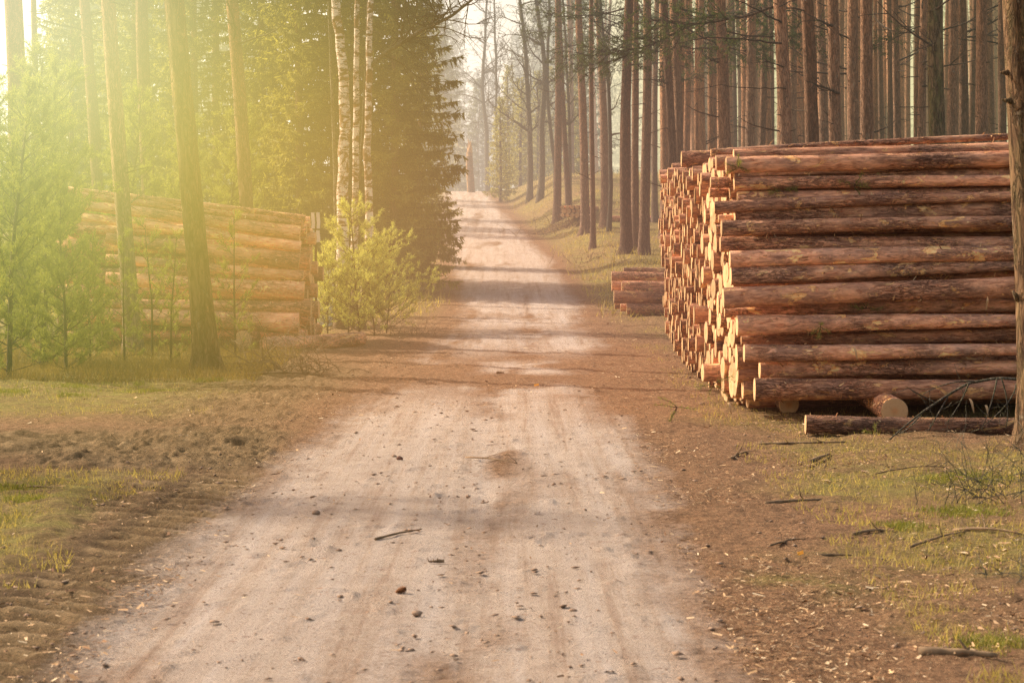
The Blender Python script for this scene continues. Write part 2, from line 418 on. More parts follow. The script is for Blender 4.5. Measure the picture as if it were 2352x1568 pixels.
    for name, sel in (('dirt_road', onroad), ('ground', ~onroad)):
        q = Q[sel]; used, inv = np.unique(q.ravel(), return_inverse=True)
        mb = MB(); mb.add(V[used], inv.reshape(-1, 4))
        me = mb.mesh(name, GROUND)
        ca = me.attributes.new('mask', 'FLOAT_COLOR', 'POINT'); ca.data.foreach_set('color', msk[used].ravel())
        o = link(name, me); o['kind'] = 'structure'
        o['label'] = 'pale sandy forest road running straight up to the crest' if name == 'dirt_road' else 'forest floor of litter, mud and moss beside the sandy road'
build_ground()

# ------------------------------------------------------------------ ground litter (nobody could count it)
def scatter(n, ylo, yhi, xlo, xhi, pw=1.0):
    u = R.rand(n)
    y = ylo * (yhi / ylo) ** (u ** pw)
    x = xlo + (xhi - xlo) * R.rand(n)
    return x, y
def unit(v): return v / (np.linalg.norm(v, axis=1)[:, None] + 1e-9)
def flakes():
    mb = MB()
    x, y = scatter(260000, 8, 60, -9, 9)
    hw = np.minimum(9, y * .235); x = x / 9 * hw
    d = np.abs(x - road_c(y)) - road_w(y)
    keep = (d > -.1) | (R.rand(len(x)) < np.where((y > 24) & (y < 40), .35, .05))
    keep &= (fbm(x * 1.4, y * .7, 4, 83) + .3 > R.rand(len(x)) * .8)
    keep &= ~((x < -2.1) & (R.rand(len(x)) < .72))
    x, y = x[keep], y[keep]; n = len(x)
    z = gz(x, y) + .012 + R.rand(n) * .02
    th = R.rand(n) * 2 * PI
    dr = unit(np.stack([np.cos(th), np.sin(th), R.normal(0, .18, n)], 1))
    nr = unit(np.stack([R.normal(0, .35, n), R.normal(0, .35, n), np.ones(n)], 1))
    L = R.gamma(1.8, .0085, n) + .005; W = L * (.08 + .3 * R.rand(n))
    mb.blades(np.stack([x, y, z], 1), dr, L, W, nr, 0, .6)
    tag(link('leaf_litter', mb.mesh('leaf_litter', LITTER, False)), 'bark chips, needles and dry leaves strewn over the forest floor', 'litter', kind='stuff')
flakes()
def clods():
    mb = MB()
    base = np.array([[1, 0, 0], [-1, 0, 0], [0, 1, 0], [0, -1, 0], [0, 0, 1], [0, 0, -1]], float)
    tri = np.array([[0, 2, 4], [2, 1, 4], [1, 3, 4], [3, 0, 4], [2, 0, 5], [1, 2, 5], [3, 1, 5], [0, 3, 5]])
    x, y = scatter(4200, 8, 40, -3.4, 3.2, 1.15)
    for a, b in zip(x, y):
        cl = vnoise(np.array([a * 1.2]), np.array([b * .7]), 81)[0]
        if R.rand() > cl * 1.1: continue
        s = R.gamma(1.6, .0042) + .003; s = min(s, .02)
        v = base * s * np.array([1 + R.rand(), .7 + R.rand(), .25 + .25 * R.rand()]) + R.normal(0, s * .18, (6, 3))
        v[:, :2] = v[:, :2] @ np.array([[math.cos(a * 9), -math.sin(a * 9)], [math.sin(a * 9), math.cos(a * 9)]])
        mb.add(v + np.array([a, b, G(a, b) + s * .25 + .004]), None, tri)
    tag(link('earth_clods', mb.mesh('earth_clods', CLOD)), 'small dark crumbs of earth scattered over the pale road', 'earth clods', kind='stuff')
clods()
def blades_field(name, n, fn, h, w, mat, label, cat):
    mb = MB()
    x, y, k = fn(n)
    x, y = x[k], y[k]; n = len(x)
    z = gz(x, y) - .005
    dr = unit(np.stack([R.normal(0, .45, n), R.normal(0, .45, n), np.ones(n)], 1))
    mb.blades(np.stack([x, y, z], 1), dr, h * (.4 + R.rand(n)), w * (.6 + .8 * R.rand(n)), None, 0, .1)
    tag(link(name, mb.mesh(name, mat, False)), label, cat, kind='stuff')
def f_grass(n):
    x, y = scatter(n, 9, 48, -1, 1); x = x * y * .235
    gn = fbm(x * .7, y * .5, 4, 41); tuft = fbm(x * 2.2, y * 1.6, 3, 91)
    left = (x < -2.85 - .25 * np.sin(y * 1.3)) & (y > 12.6) & (y < 18.7); left2 = (x < -3.3) & (y > 24.5) & (R.rand(n) < .6)
    right = (x > 2.0) & (gn * 1.2 + tuft > -.02)
    return x, y, (left & (tuft > -.4)) | left2 & (tuft > -.2) | right & (R.rand(n) < .7)
blades_field('grass', 110000, f_grass, .06, .0055, GRASS, 'short dry grass with green tufts beside the road', 'grass')
def f_heath(n):
    x, y = scatter(n, 29.5, 40, -9.5, -3.2)
    ok = (fbm(x * .9, y * .9, 3, 93) > -.45) & (x < -3.3 - .35 * np.abs(y - 33)*0) & ~((x > -4.3) & (y > 36.5))
    return x, y, ok
blades_field('undergrowth', 34000, f_heath, .17, .006, HEATH, 'brown heather and dry grass in front of the left log stack', 'undergrowth')
def f_far(n):
    x, y = scatter(n, 48, 118, -1, 1); x = x * y * .235
    dd = np.abs(x - road_c(y)) - road_w(y)
    return x, y, (dd > .3) & (fbm(x * .8, y * .5, 3, 97) > -.15) & (R.rand(n) < sst(0, 2, dd) + .15)
blades_field('verge_growth', 42000, f_far, .22, .022, GRASS, 'pale dry grass tufts on the bank and verges further up', 'verge grass')
def moss_patch():
    mb = MB()
    for (a, b, r) in ((-5.6, 28.6, .5), (-4.9, 29.2, .3), (-6.2, 27.6, .6), (-4.4, 28.3, .35), (-3.9, 29.8, .3), (-5.3, 27.3, .3), (-4.0, 15.6, .6), (-3.7, 13.6, .45), (-4.1, 17.2, .5), (-3.5, 16.6, .3), (3.2, 16.2, .35), (2.6, 15.4, .22), (3.0, 11.4, .3), (3.6, 18.3, .4), (2.3, 11.0, .2), (-3.9, 17.4, .3), (-3.7, 15.2, .3)):
        n = int(2600 * r)
        q = R.normal(0, r * .5, (n, 2)) + np.array([a, b]); q = q[(fbm(q[:, 0] * 4, q[:, 1] * 3, 2, 95) > -.2)]
        z = gz(q[:, 0], q[:, 1]) - .003
        dr = unit(np.stack([R.normal(0, .6, len(q)), R.normal(0, .6, len(q)), np.ones(len(q))], 1))
        mb.blades(np.column_stack([q, z]), dr, .025 + .035 * R.rand(len(q)), .006, None, 0, .4)
    tag(link('moss', mb.mesh('moss', MOSS, False)), 'bright green moss cushions growing in patches on the ground', 'moss', kind='stuff')
moss_patch()

# ------------------------------------------------------------------ logs
def log_parts(L, r0, r1, seed, k=14, seg=14, bend=.02, rough=.035):
    rs = np.random.RandomState(seed)
    t = np.linspace(0, 1, seg + 1)
    ph = rs.rand(4) * 6
    cy = bend * np.sin(t * PI * 1.2 + ph[0]) * L / 4 - bend * math.sin(ph[0]) * L / 4
    cz = bend * np.sin(t * PI * 1.5 + ph[1]) * L / 4 - bend * math.sin(ph[1]) * L / 4
    rad = r0 + (r1 - r0) * t
    if rs.rand() < .5: rad = rad * (1 + .10 * np.exp(-t * 9))
    th = np.arange(k) * 2 * PI / k
    rr = rad[:, None] * (1 + rough * (rs.rand(seg + 1, k) - .5) * 2)
    for _ in range(int(L * 1.2)):              # knots and whorls
        a, b = rs.randint(1, seg), rs.randint(0, k); rr[a, b] *= 1.10
    rr[0] = rad[0] * (1 + .02 * np.sin(th * 2 + ph[2])); 
    v = np.stack([np.broadcast_to((t * L)[:, None], rr.shape), cy[:, None] + rr * np.cos(th), cz[:, None] + rr * np.sin(th)], -1)
    i = np.arange(seg)[:, None] * k; j = np.arange(k)[None, :]; j2 = (j + 1) % k
    q = np.stack([i + j, i + j2, i + k + j2, i + k + j], -1).reshape(-1, 4)
    return v.reshape(-1, 3), q, rr, th, (cy, cz), k, seg
def bark_mesh(*a, flakes=0, **kw):
    v, q, rr, th, c, k, seg = log_parts(*a, **kw)
    mb = MB(); L = len(v)
    if flakes:      # curled bark flakes and chips that cling to the skin
        f = R.randint(0, seg * k, flakes); u = R.rand(flakes)[:, None]
        p = v[f] * (1 - u) + v[f + k] * u; cen = np.stack([p[:, 0], np.interp(p[:, 0], np.linspace(0, a[0], seg + 1), c[0]), np.interp(p[:, 0], np.linspace(0, a[0], seg + 1), c[1])], 1)
        nr_ = unit(p - cen); d_ = unit(R.normal(0, 1, p.shape) * [1, .5, .5] + nr_ * .35)
        mb.blades(p - nr_ * .003, d_, R.gamma(2, .013, flakes) + .008, .004 + .014 * R.rand(flakes), nr_, 1, .5)
    v = np.vstack([v, [a[0], c[0][-1], c[1][-1]]])
    mb.add(v, q, [[L, seg * k + b, seg * k + (b + 1) % k] for b in range(k)])
    me = mb.mesh('bark', [LOGB, FLAKE]); return me, rr[0], th
def end_mesh(r0, th, sgn=-1):
    """sawn face, a thin disc a little proud of the bark end, with a bark rim that shows round it"""
    k = len(th); mb = MB()
    a = np.stack([np.zeros(k), r0 * np.cos(th), r0 * np.sin(th)], 1) * [1, .985, .985]
    b = a * [1, .93, .93] + [sgn * .004, 0, 0]
    c = np.array([[sgn * .005, 0, 0]])
    v = np.vstack([a, b, c]); j = np.arange(k); j2 = (j + 1) % k
    mb.add(v, np.stack([j2, j, j + k, j2 + k], 1), np.stack([j2 + k, j + k, np.full(k, 2 * k)], 1))
    return mb.mesh('cut_end', [CUT], False)
_proto = []
for s_ in range(12):
    r = .075 + .006 * (s_ % 6)
    bm, rr0, th = bark_mesh(4.2, r, r * R.uniform(.7, .95), 100 + s_, k=12, seg=9, bend=R.uniform(0, .03))
    _proto.append((bm, end_mesh(rr0, th), r))
def add_log(x, y, z, rot, label, group, proto=None, L=None, r0=None, r1=None, seed=0, rs=1.0, bend=.02, name='pine_log', mat=None):
    o = thing(name, label, 'log', (x, y, z), rot, group)
    if proto is not None:
        bm, em, r = _proto[proto]
        link('bark', bm, o, scale=(1, rs, rs)); link('cut_end', em, o, scale=(1, rs, rs))
    else:
        bm, rr0, th = bark_mesh(L, r0, r1, seed, k=20, seg=26, bend=bend, rough=.05, flakes=int(L * 34))
        if mat: bm.materials[0] = mat
        link('bark', bm, o); link('cut_end', end_mesh(rr0, th), o)
    return o
Z2 = .0020628 # metres per zoom pixel at 24 m
def zp(Xz, Yz): return (2500 + Xz / 1.2544) / 1.7415, (550 + Yz / 1.2544) / 1.7415
front = [ # left x, y, thickness, right y, thickness, depth, label
 (432, 78, 34, 6, 30, 24.9, 'topmost log of the big right stack, slim, its cut end at the upper corner'),
 (457, 128, 74, 52, 34, 24.6, 'thick plated butt log just under the topmost log of the right stack'),
 (548, 182, 40, 92, 46, 24.35, 'flaky orange log with raised bark scales, third row of the right stack'),
 (640, 178, 40, 148, 46, 24.55, 'pale grey tipped log behind the flaky orange one near the top of the right stack'),
 (430, 226, 54, 224, 26, 24.45, 'dark even log, fourth row of the right stack, tapering to the right'),
 (425, 276, 44, 262, 34, 24.6, 'light pinkish log half hidden with a torn pale scar near its left end'),
 (448, 352, 60, 292, 44, 24.2, 'smooth reddish log sticking out left with pale knots, upper half of right stack'),
 (470, 408, 34, 352, 52, 24.4, 'thin grey log pressed between two thicker ones in the upper right stack'),
 (484, 456, 72, 440, 52, 24.05, 'reddish log dotted with pale peeled spots, middle of the right stack'),
 (478, 536, 74, 512, 72, 24.15, 'rust red log in the shade with orange patches, middle of the right stack'),
 (526, 612, 82, 592, 72, 24.0, 'dark log with deep bark plates, set back to the right, mid right stack'),
 (530, 694, 92, 655, 44, 24.0, 'thick cracked butt log with one round pale knot scar, mid right stack'),
 (493, 806, 92, 720, 100, 23.9, 'very thick brown log rising to the right, in the lower half of the right stack'),
 (500, 880, 44, 842, 74, 24.15, 'narrow red brown log squeezed under the very thick one in the right stack'),
 (562, 944, 94, 918, 62, 23.85, 'dark furrowed log with a tall pale cut end, lower part of the right stack'),
 (584, 1018, 44, 998, 76, 24.05, 'slim smooth log above the peeled tan one in the lower right stack'),
 (598, 1082, 88, 1075, 56, 23.8, 'tan log with large peeled yellow patches, third from the bottom of the right stack'),
 (676, 1166, 80, 1138, 68, 23.95, 'reddish log set back to the right, second from the bottom of the right stack'),
 (650, 1264, 102, 1258, 92, 23.75, 'lowest and longest thick log of the right stack over the dark gap'),
]
for i, (xl, yl, tl, yr, tr, Y, lab) in enumerate(front):
    a = P(*zp(xl, yl), Y); b = P(*zp(1950, yr), Y)
    sl = math.atan2(b.z - a.z, b.x - a.x)
    r0, r1 = tl * Z2 / 2 * Y / 24 * 1.06, tr * Z2 / 2 * Y / 24 * 1.06
    L = 4.4; r1 = r0 + (r1 - r0) * L / (b.x - a.x)
    r1 = max(.035, min(.13, r1))
    add_log(a.x, Y, a.z, (0, -sl + .006 * ((i * 7) % 5 - 2), .012 * ((i % 3) - 1)), lab, 'logs on the front face of the right stack', L=L, r0=r0, r1=r1, seed=500 + i, bend=.012)
# the columns behind the front one
rows = 17; n_ind = 0; stuff_bark = MB(); stuff_end = MB()
lev = ['lowest', 'low', 'middle', 'upper', 'top']
for j in range(0, 79):
    Yc = 24.33 + j * .186
    topz = 2.76 + .06 * (j / 84) + .05 * math.sin(j * .5) + R.normal(0, .06)
    if j < 2: topz = 2.75
    nr = int((topz - .22) / .168)
    for i in range(-1 if 4 <= j < 60 else 0, nr):
        z = .27 + i * .168 + (.084 if j % 2 else 0) + R.normal(0, .012)
        x = 2.27 + .10 * (1 - i / nr) + .26 * min(1, max(0, (j - 40) / 35)) + R.normal(0, .062)
        if j < 3: x += .02
        if j < 6: x = max(x, 2.24 + .15 * (1 - i / nr))
        ry = -(.004 + .020 * i / nr) + R.normal(0, .004); rz = R.normal(.045 + .03 * (i < nr / 2), .035) if j > 1 else R.normal(0, .008)
        if i < 0: x += .10; z = max(z, .09)
        p = R.randint(12); rs = R.uniform(.86, 1.14) if R.rand() < .75 else R.uniform(.6, 1.35)
        if n_ind < 236:
            zone = 'just behind the front face' if j < 5 else ('a little way back from the near corner' if j < 10 else 'midway along the road side')
            add_log(x, Yc, z, (R.rand() * 6, ry, rz), f'{lev[max(0, min(4, i * 5 // nr))]} row log of the right stack {zone}', f'right stack logs, {lev[max(0, min(4, i * 5 // nr))]} rows, {zone}', proto=p, rs=rs)
            n_ind += 1
        else:
            r = _proto[p][2] * rs
            t = np.array([0, .5, 1.0]) * 4.2
            pts = np.stack([x + t, Yc + t * math.sin(rz), z + t * math.sin(-ry)], 1)
            stuff_bark.tube(pts, [r, r * .92, r * .8], 9)
            th = np.arange(9) * 2 * PI / 9
            e = np.stack([np.full(9, x - .003), Yc + r * .99 * np.cos(th), z + r * .99 * np.sin(th)], 1)
            stuff_end.add(np.vstack([e, [[x - .004, Yc, z]]]), None, [[(b + 1) % 9, b, 9] for b in range(9)])
ms, n_ = M('stacked_log_ends'), None
def mat_stack_end():
    m, nt = M('stacked_log_ends'); k = N(nt)
    pos = k.n('ShaderNodeNewGeometry').outputs['Position']
    ri = k.n('ShaderNodeNewGeometry').outputs['Random Per Island']
    c = k.mix(k.noise(pos, 30, 4), (.66, .44, .24), (.46, .28, .14))
    br = k.math('MULTIPLY_ADD', ri, .5, .6)
    c = k.mix(1.0, c, k.n('ShaderNodeCombineColor', i={0: br, 1: br, 2: br}).outputs[0], 'MULTIPLY')
    k.out(c, .85); return m
root = tag(link('stacked_logs', None), 'many more log ends in the far part of the big right stack', 'logs', kind='stuff')
o1 = link('bark', stuff_bark.mesh('bark', [LOGB]), root); o1['kind'] = 'stuff'
o2 = link('cut_end', stuff_end.mesh('cut_end', [mat_stack_end()], False), root); o2['kind'] = 'stuff'
# sleepers and the log lying in front
def log_y(px, py, Y, r, L, lab, tz=None, grp=None):
    a = P(px, py, Y)
    return add_log(a.x, Y, a.z if tz is None else tz, (0, 0, PI / 2 - .02), lab, grp, L=L, r0=r, r1=r * .9, seed=int(px), bend=.01)
log_y(2055, 944, 23.0, .122, 15.5, 'sleeper log under the right stack, its round sawn face towards the road end')
log_y(1812, 975, 24.6, .10, 14, 'hidden sleeper log in the dark gap under the right stack', .10)
a = P(*zp(906, 1442), 22.3)
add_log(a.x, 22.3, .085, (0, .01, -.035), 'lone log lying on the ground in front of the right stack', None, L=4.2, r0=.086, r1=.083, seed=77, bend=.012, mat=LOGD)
# small stack further up on the right side of the road
for i, (px, py, r) in enumerate([(1405, 634, .095), (1432, 622, .07), (1405, 655, .13), (1420, 640, .10), (1410, 682, .13), (1428, 660, .14), (1437, 684, .15), (1412, 700, .09), (1440, 708, .12), (1425, 706, .08)]):
    a = P(px, py, 50 + i % 4 * .3)
    nm = ['uppermost left', 'uppermost right', 'second row left', 'thin second row', 'third row left', 'thickest second row', 'thickest third row', 'small low left', 'lowest right', 'small lowest'][i]
    add_log(a.x, a.y, max(a.z, G(a.x, a.y) + r), (0, 0, -.03 + .02 * (i % 3)), f'{nm} log of the small stack behind the big right one', 'logs of the small far stack on the right', L=3.4, r0=r, r1=r * .85, seed=900 + i, bend=.01)
# distant woodpile between the pine trunks
for i in range(16):
    px = 1292 + (i % 4) * 11 if i < 12 else 1398; py = 476 + (i // 4) * 9
    Y = 88; a = P(px + 3 * (i // 4 % 2), py, Y)
    lb = 'short log in the far woodpile among the pine trunks' if i < 12 else 'long log lying in the far woodpile beside a pine trunk'
    add_log(a.x, a.y, max(a.z, G(a.x, a.y) + .05), (0, 0, (1.35 if i < 12 else .1)), lb, 'logs of the far woodpile' if i < 12 else 'long logs of the far woodpile', proto=i % 12, rs=.9 if i < 12 else 1.3)

# ---- left stack: logs run left from their sawn ends near the road
leftlogs = [ # right end px,py, thickness px, left px,py, thickness
 (701, 504, 19, 183, 437, 15, 'topmost log of the left stack, bright top, reaching far left'),
 (697, 515, 17, 200, 448, 17, 'thin log just under the topmost one of the left stack'),
 (689, 536, 33, 207, 472, 24, 'orange log in the third row of the left stack, set back from the end'),
 (691, 566, 24, 207, 502, 22, 'dark ridged log in the fourth row of the left stack'),
 (687, 600, 40, 265, 548, 26, 'thick bark-plated log in the fifth row of the left stack'),
 (697, 634, 25, 265, 596, 22, 'narrow pale log in the middle of the left stack'),
 (699, 668, 42, 265, 640, 30, 'thick dark log with bright top edge, lower left stack'),
 (713, 708, 34, 230, 694, 22, 'log of the left stack sticking out furthest towards the road'),
 (687, 742, 50, 190, 722, 32, 'lowest and thickest log of the left stack'),
]
for i, (px, py, tp, qx, qy, tq, lab) in enumerate(leftlogs):
    Y = 38.0 - .05 * i
    a, b = P(px, py, Y), P(qx, qy, Y - .2); s_ = Y / F
    d = b - a; L = d.length
    rot = Vector((1, 0, 0)).rotation_difference(d).to_euler()
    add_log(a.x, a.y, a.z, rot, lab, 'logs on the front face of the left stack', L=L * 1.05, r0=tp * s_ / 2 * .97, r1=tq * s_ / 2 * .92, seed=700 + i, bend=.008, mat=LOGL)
for j in range(9):
    for i in range(9 if j < 6 else 7):
        r = R.uniform(.10, .17); z = .17 + i * .25 + (.12 if j % 2 else 0) + R.normal(0, .02)
        if z > 2.1 - .03 * j: continue
        Y = 38.8 + j * .3
        x = X(706, Y) + R.normal(0, .10) + .03 * j * .2
        zone = 'lower' if i < 3 else ('middle' if i < 6 else 'upper')
        hid = 'just behind the front row' if j < 4 else 'deep inside the stack'
        add_log(x, Y, z, (0, 0, PI - .01 + R.normal(0, .012)), f'{zone} log of the left stack {hid}, only its end showing', f'{zone} left stack logs {hid}', proto=R.randint(12), rs=r / .09)
for px, r, nm in ((558, .145, 'right'), (227, .14, 'left')):
    a = P(px, 780, 37.3)
    add_log(a.x, 37.3, max(a.z, r * .9), (0, 0, PI / 2), f'sleeper log under the left stack with a round pale face, the {nm} one of two', None, L=5, r0=r, r1=r, seed=int(px), bend=.004)
a = P(672, 797, 37.9)
add_log(a.x, 37.9, .14, (0, 0, PI / 2), 'dark sleeper log under the road end of the left stack', None, L=4, r0=.14, r1=.13, seed=31)
a = P(832, 779, 38.6); b = P(684, 790, 37.6)
d = Vector((b.x - a.x, b.y - a.y, -.02)); rot = Vector((1, 0, 0)).rotation_difference(d).to_euler()
add_log(a.x, a.y, .13, rot, 'short loose log on the ground between the left stack and the birches', None, L=d.length * 1.5, r0=.115, r1=.14, seed=32, mat=mat_log('lit_log_bark', 1.9))  # bark colour brightened to make up for the shade it lies in

# ------------------------------------------------------------------ tree parts
def wander(p, d, L, n, jit, rs, grav=0.0):
    pts = [np.array(p, float)]; d = np.array(d, float); d /= np.linalg.norm(d)
    for _ in range(n):
        d = d + rs.normal(0, jit, 3) + np.array([0, 0, grav]); d /= np.linalg.norm(d)
        pts.append(pts[-1] + d * L / n)
    return np.array(pts), d
def trunk_mesh(seed, mat, H=19, r=.15, k=12):
    rs = np.random.RandomState(seed); mb = MB()
    z = np.concatenate([[0, .12, .35, .8], np.linspace(1.5, H, 22)])
    sway = .09
    x = sway * np.sin(z * .35 + rs.rand() * 6) * z / 8; y = sway * np.sin(z * .3 + rs.rand() * 6) * z / 8
    rad = r * np.interp(z, [0, .12, .35, .8, 1.5, 6, H], [1.95, 1.55, 1.22, 1.08, 1.0, .86, .3])
    th = np.arange(k) * 2 * PI / k
    rr = rad[:, None] * (1 + .05 * (rs.rand(len(z), k) - .5) * 2)
    rr[:3] *= 1 + .16 * np.sin(th * 3 + rs.rand() * 6) * np.array([1, .8, .4])[:, None]
    v = np.stack([x[:, None] + rr * np.cos(th), y[:, None] + rr * np.sin(th), np.broadcast_to(z[:, None] - .1, rr.shape)], -1).reshape(-1, 3)
    i = np.arange(len(z) - 1)[:, None] * k; j = np.arange(k)[None, :]; j2 = (j + 1) % k
    mb.add(v, np.stack([i + j, i + j2, i + k + j2, i + k + j], -1).reshape(-1, 4))
    return mb.mesh('trunk', [mat])
def stubs_mesh(seed, n=26, zlo=2.2, zhi=13, long=.25):
    rs = np.random.RandomState(seed); mb = MB()
    for _ in range(n):
        z = rs.uniform(zlo, zhi); a = rs.rand() * 2 * PI; L = rs.uniform(.12, .45) if rs.rand() > long else rs.uniform(.7, 2.0)
        d = np.array([math.cos(a), math.sin(a), rs.uniform(-.25, .35)])
        pts, e = wander([math.cos(a) * .1, math.sin(a) * .1, z], d, L, 5, .1, rs, .02)
        r = .012 + .008 * L
        mb.tube(pts, np.linspace(r, r * .35, 6), 4)
        if L > .7:
            for _ in range(5):
                i = rs.randint(1, 5); q, _e = wander(pts[i], e + rs.normal(0, .7, 3), L * .35, 3, .15, rs); mb.tube(q, np.linspace(r * .45, r * .2, 4), 3)
    return mb.mesh('lower_crown', [TWIG])
def tufts(mb, pts, dirs, n, L, w, rs, m=0, spread=.8):
    p = np.repeat(pts, n, 0); d = np.repeat(dirs, n, 0)
    d = unit(d + rs.normal(0, spread, d.shape))
    mb.blades(p + rs.normal(0, L * .12, p.shape), d, L * (.6 + .6 * rs.rand(len(p))), w, None, m, .3)
def pine_crown(seed, z0=11, z1=19, R0=2.2, mat=None, nb=60, per=9):
    rs = np.random.RandomState(seed); mb = MB()
    for b in range(nb):
        z = rs.uniform(z0, z1); a = rs.rand() * 2 * PI; t = (z - z0) / (z1 - z0)
        L = R0 * (1 - .6 * t) * rs.uniform(.6, 1.1)
        pts, e = wander([0, 0, z], [math.cos(a), math.sin(a), .25 + .3 * t], L, 6, .14, rs, .0)
        mb.tube(pts, np.linspace(.03, .008, 7), 4, 1)
        c = pts[2:] ; c = np.repeat(c, per, 0) + rs.normal(0, .22, (len(c) * per, 3))
        tufts(mb, c, unit(rs.normal(0, 1, c.shape) + [0, 0, .4]), 5, .20, .05, rs)
    return mb.mesh('crown', [mat or PINE_D, TWIG], False)
TR = [trunk_mesh(10 + i, BARK) for i in range(5)]
TRF = [trunk_mesh(20 + i, BARK_FAR, k=8) for i in range(4)]
ST = [stubs_mesh(40 + i) for i in range(5)]
STF = [stubs_mesh(50 + i, 14, 3, 14, .15) for i in range(3)]
CR = [pine_crown(60 + i) for i in range(3)]
CRS = pine_crown(70, nb=60, per=2, R0=3.2)
def pine(px_top, px_base, w, Y, label, group=None, y_ref=0, py_base=None, trunks=TR, crown=True, stubs=True, mat=None, name='pine_tree', r=None):
    """trunk through two places of the photo: px_top at the frame's top edge and px_base at its foot"""
    if py_base is None:
        zb = G(X(px_base, Y), Y)
    else:
        zb = P(px_base, py_base, Y).z
    x0 = X(px_base, Y); zb = G(x0, Y)
    tp = P(px_top, y_ref, Y)
    lean = math.atan2(tp.x - x0, tp.z - zb)
    o = thing(name, label, 'tree', (x0, Y, zb), (0, lean, 0), group)
    r = r or w * Y / F / 2
    s_ = r / .135
    rz = R.rand() * 6.28
    t = link('trunk', mat or trunks[R.randint(len(trunks))], o, rot=(0, 0, rz), scale=(s_, s_, 1))
    if stubs: link('lower_crown', (ST if trunks is TR else STF)[R.randint(3)], o, rot=(0, 0, R.rand() * 6.28), scale=(1, 1, R.uniform(.85, 1.1)))
    if crown and R.rand() < .35: link('crown', CR[R.randint(3)], o, rot=(0, 0, R.rand() * 6.28), scale=(1, 1, R.uniform(.95, 1.15)))
    return o
RP = [ # px top, px foot, width px, label
 (1284, 1279, 16, 92, 'reddish pine with a bend, leftmost of the pines right of the road'),
 (1281, 1307, 12, 93, 'thin pine crossing behind the leftmost bent pine'),
 (1334, 1343, 18, 84, 'straight pine with dark foot left of the two thin neighbours'),
 (1359, 1362, 11, 78, 'slim pine between two thicker ones right of the road'),
 (1378, 1389, 17, 86, 'reddish pine right of the slim one, foot by the far logs'),
 (1436, 1439, 24, 73, 'left and thickest of the three close pines left of the right stack'),
 (1455, 1459, 16, 75, 'middle thin one of the three close pines left of the right stack'),
 (1483, 1479, 21, 72, 'right one of the three close pines left of the right stack'),
 (1506, 1503, 13, 88, 'narrow pine rising directly from the left corner of the right stack'),
 (1530, 1552, 19, 62, 'reddish pine leaning left above the corner of the right stack'),
 (1553, 1562, 19, 66, 'pine close behind the left leaning one at the stack corner'),
 (1585, 1588, 9, 110, 'thin distant pine right of the stack corner'),
 (1612, 1616, 11, 105, 'thin pine a little right of the stack corner with pale side'),
 (1640, 1644, 10, 108, 'thin pine immediately left of the dark thick pine'),
 (1655, 1668, 27, 55, 'dark thick pine above the left end of the topmost log'),
 (1683, 1687, 11, 90, 'orange slim pine right of the dark thick one'),
 (1697, 1700, 13, 98, 'pale pinkish pine in the gap right of the dark thick one'),
 (1719, 1726, 22, 62, 'dark pine left of the leaning one above the stack'),
 (1760, 1738, 16, 68, 'dark pine leaning right at the top above the stack'),
 (1768, 1772, 12, 84, 'slim pine right of the right-leaning dark one'),
 (1792, 1812, 31, 46, 'very thick dark pine leaning left, left of the middle of the stack'),
 (1820, 1828, 18, 66, 'reddish pine right beside the very thick dark one'),
 (1842, 1846, 12, 80, 'thin pine in the gap between the two thickest dark pines'),
 (1856, 1870, 31, 47, 'second very thick dark pine above the middle of the stack'),
 (1886, 1893, 21, 60, 'tan pine between the second thick dark one and the spotted orange one'),
 (1908, 1938, 28, 46, 'orange pine with dark stubs leaning left above the stack'),
 (1956, 1972, 26, 52, 'brown pine right of the orange leaning pine'),
 (1984, 2001, 30, 47, 'thick speckled orange pine with many knots right of the middle'),
 (2010, 2014, 12, 85, 'thin grey pine right of the thick speckled one'),
 (2024, 2026, 13, 76, 'thin reddish pine, second right of the thick speckled one'),
 (2041, 2043, 14, 72, 'slim brown pine, third right of the thick speckled one'),
 (2056, 2064, 17, 62, 'pine at the left edge of the bright gap in the right forest'),
 (2090, 2078, 9, 120, 'thin leaning pine in the bright gap of the right forest'),
 (2120, 2115, 19, 56, 'dark blue grey pine at the right edge of the bright gap'),
 (2182, 2192, 24, 58, 'brown pine right behind the mottled mossy one'),
 (2206, 2212, 21, 62, 'second brown pine right of the mottled mossy one'),
 (2236, 2230, 15, 74, 'grey slim pine with short dead branches near the right edge'),
 (2252, 2264, 27, 52, 'orange thick pine near the right edge of the forest'),
 (2276, 2280, 15, 70, 'reddish pine behind the thick orange one near the right edge'),
 (2304, 2308, 19, 60, 'dark pine just left of the close rough trunk'),
]
for (a, b, w, Y, lab) in RP:
    pine(a, b, w, Y, lab, 'pines standing behind the right stack')
o = pine(2144, 2172, 37, 45, 'thick pine with mottled mossy bark, right part of the forest', mat=trunk_mesh(91, BARK_LICH, k=16))
# close tree at the right edge
o = pine(2350, 2392, 70, 20.5, 'close rough trunk with a lit left edge cut by the right border', mat=trunk_mesh(92, BARK_NEAR, k=28), crown=False, stubs=False, r=.145)
mb = MB(); rs = np.random.RandomState(5)
for z_ in (1.35, 3.1, 3.35):
    q, _ = wander([-.14, -.02, z_], [-1, -.3, .4], .10, 3, .2, rs); mb.tube(q, [.035, .028, .018, .008], 6, cap=True)
link('knot', mb.mesh('knot', [BARK_NEAR]), o)
# pines of the wood's edge further left, whose crowns shade the road
for (x_, y_) in ((-24, 29),):
    o_ = thing('pine_tree', 'tall pine with a thin crown at the outer edge of the left wood', 'tree', (x_, y_, 0), (0, 0, R.rand() * 6))
    link('trunk', TR[0], o_); link('crown', CRS, o_)
